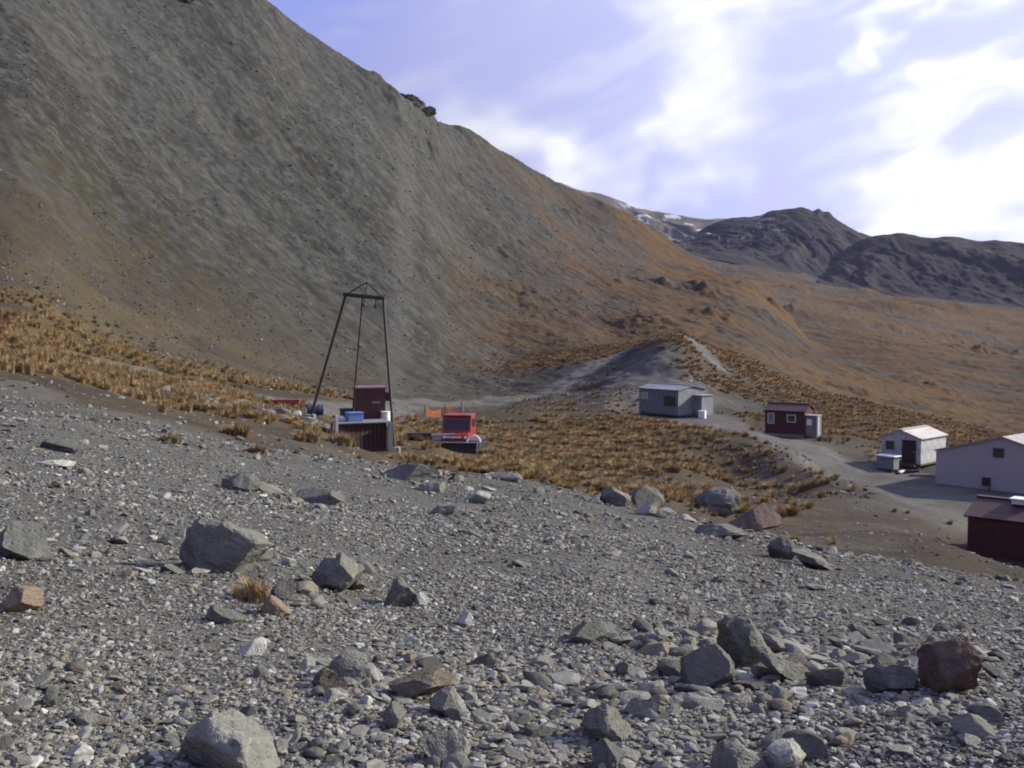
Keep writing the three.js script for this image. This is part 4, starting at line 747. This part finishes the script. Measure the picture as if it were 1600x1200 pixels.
// ------------------------------------------------------------------ snow groomer
{
  const [x, z] = polar(717, 62), y = base(x, z), a = bearing(717), g = thing('snow_groomer', 'red tracked snow groomer parked in the tussock with its blade down', 'snow groomer', [x, y, z], -a + -.18);
  // tracks
  for (const s of [-1, 1]) {
    const t = new THREE.Shape(); t.moveTo(-1.3, 0); t.lineTo(1.2, 0); t.absarc(1.25, .32, .32, -Math.PI / 2, Math.PI / 2, false); t.lineTo(-1.3, .64); t.absarc(-1.3, .32, .32, Math.PI / 2, Math.PI * 1.5, false);
    const tr = mesh('track', new THREE.ExtrudeGeometry(t, { depth: .75, bevelEnabled: false, curveSegments: 8 }).rotateY(-Math.PI / 2).translate(s * .98 + .375, 0, 0), MB.rubber, g);
    for (let i = 0; i < 9; i++) mesh('cleat', bx(.8, .06, .06, s * .98, .67, -1.2 + i * .3), MB.galv, tr);
    for (let i = 0; i < 4; i++) mesh('wheel', new THREE.CylinderGeometry(.24, .24, .05, 16).rotateZ(Math.PI / 2).translate(s * 1.39, .32, -1.0 + i * .68), MB.steel, tr);
    for (let i = 0; i < 3; i++) mesh('cleat', bx(.8, .05, .08, s * .98, .18 + i * .18, 1.56), MB.galv, tr);
  }
  const side = new THREE.Shape(); side.moveTo(-1.4, .55); side.lineTo(1.35, .55); side.lineTo(1.35, .95); side.lineTo(.75, 1.15); side.lineTo(-1.4, 1.1); side.closePath();
  mesh('chassis', new THREE.ExtrudeGeometry(side, { depth: 1.5, bevelEnabled: true, bevelSize: .03, bevelThickness: .03, bevelSegments: 2 }).rotateY(-Math.PI / 2).translate(.75, 0, 0), MB.catRed, g);
  const cabS = new THREE.Shape(); cabS.moveTo(-.75, 1.12); cabS.lineTo(.85, 1.12); cabS.lineTo(.62, 1.9); cabS.lineTo(-.65, 1.95); cabS.closePath();
  const cab = mesh('cab', new THREE.ExtrudeGeometry(cabS, { depth: 1.62, bevelEnabled: true, bevelSize: .04, bevelThickness: .04, bevelSegments: 2 }).rotateY(-Math.PI / 2).translate(.81, 0, 0), MB.catRed, g);
  const lean = -Math.atan2(.23, .78);
  for (const s of [-1, 1]) { const w = mesh('windscreen', bx(.7, .56, .03, 0, 0, 0, .012), MB.glass, cab); w.position.set(s * .385, 1.545, .785); w.rotation.x = lean; const sw = mesh('side_window', bx(.03, .5, .95, 0, 0, 0, .012), MB.glass, cab); sw.position.set(s * .865, 1.6, -.02); mesh('wiper', bx(.02, .36, .02, s * .3, 1.42, .86), MB.rubber, cab).rotation.x = lean; }
  mesh('roof', bx(1.72, .1, 1.5, 0, 2.03, -.03, .04), MB.catRed, cab);
  for (const s of [-1, 1]) { const l = mesh('work_lamp', bx(.2, .12, .1, s * .55, 2.13, .55, .02), MB.steel, cab); mesh('lens', bx(.16, .09, .02, s * .55, 2.13, .61), MB.paint, l); }
  mesh('front_stripe', bx(1.0, .1, .02, -.1, .86, 1.40), MB.paint, g);
  for (const s of [-1, 1]) mesh('headlight', new THREE.CylinderGeometry(.09, .09, .05, 14).rotateX(Math.PI / 2).translate(s * .62, .86, 1.40), MB.paint, g);
  for (const s of [-1, 1]) mesh('push_arm', bar([s * .5, .5, 1.4], [s * .55, .4, 2.2], .06), MB.steel, g);
  const bl = new THREE.Shape(); bl.moveTo(0, 0); bl.quadraticCurveTo(-.16, .3, .02, .62); bl.lineTo(.08, .62); bl.quadraticCurveTo(-.09, .3, .07, 0); bl.closePath();
  const blade = mesh('blade', new THREE.ExtrudeGeometry(bl, { depth: 2.9, bevelEnabled: false }).rotateY(-Math.PI / 2).translate(1.45, .02, 2.2), MB.steel, g); mesh('blade_edge', bx(2.96, .06, .06, 0, .66, 2.28), MB.galv, blade);
  for (const s of [-1, 1]) mesh('wing', bx(.06, .55, .4, s * 1.46, .3, 2.42), MB.steel, blade);
  mesh('mudguard', (() => { const sM = new THREE.Shape(); sM.absarc(0, 0, .42, 0, Math.PI, false); sM.absarc(0, 0, .34, Math.PI, 0, true); sM.closePath(); return new THREE.ExtrudeGeometry(sM, { depth: .12, bevelEnabled: false }).translate(1.15, .62, 1.62); })(), MB.paint, g);
}
{ // implement lying beside the groomer
  const [x, z] = polar(654, 59), g = thing('snow_tiller', 'dark tiller implement lying in the grass beside the snow groomer', 'tiller', [x, H(x, z), z], .12);
  mesh('hood', bx(1.3, .32, .45, 0, .3, 0, .05), MB.steel, g); mesh('rotor', new THREE.CylinderGeometry(.16, .16, 1.25, 14).rotateZ(Math.PI / 2).translate(0, .16, .1), MB.rubber, g); mesh('draw_bar', bar([.5, .3, 0], [2.0, .36, .2], .045), MB.galv, g); for (const s of [-.6, .6]) mesh('end_plate', bx(.04, .42, .5, s * 1.1, .24, 0), MB.steel, g);
}
console.log('things');
renderer.render(scene, camera);
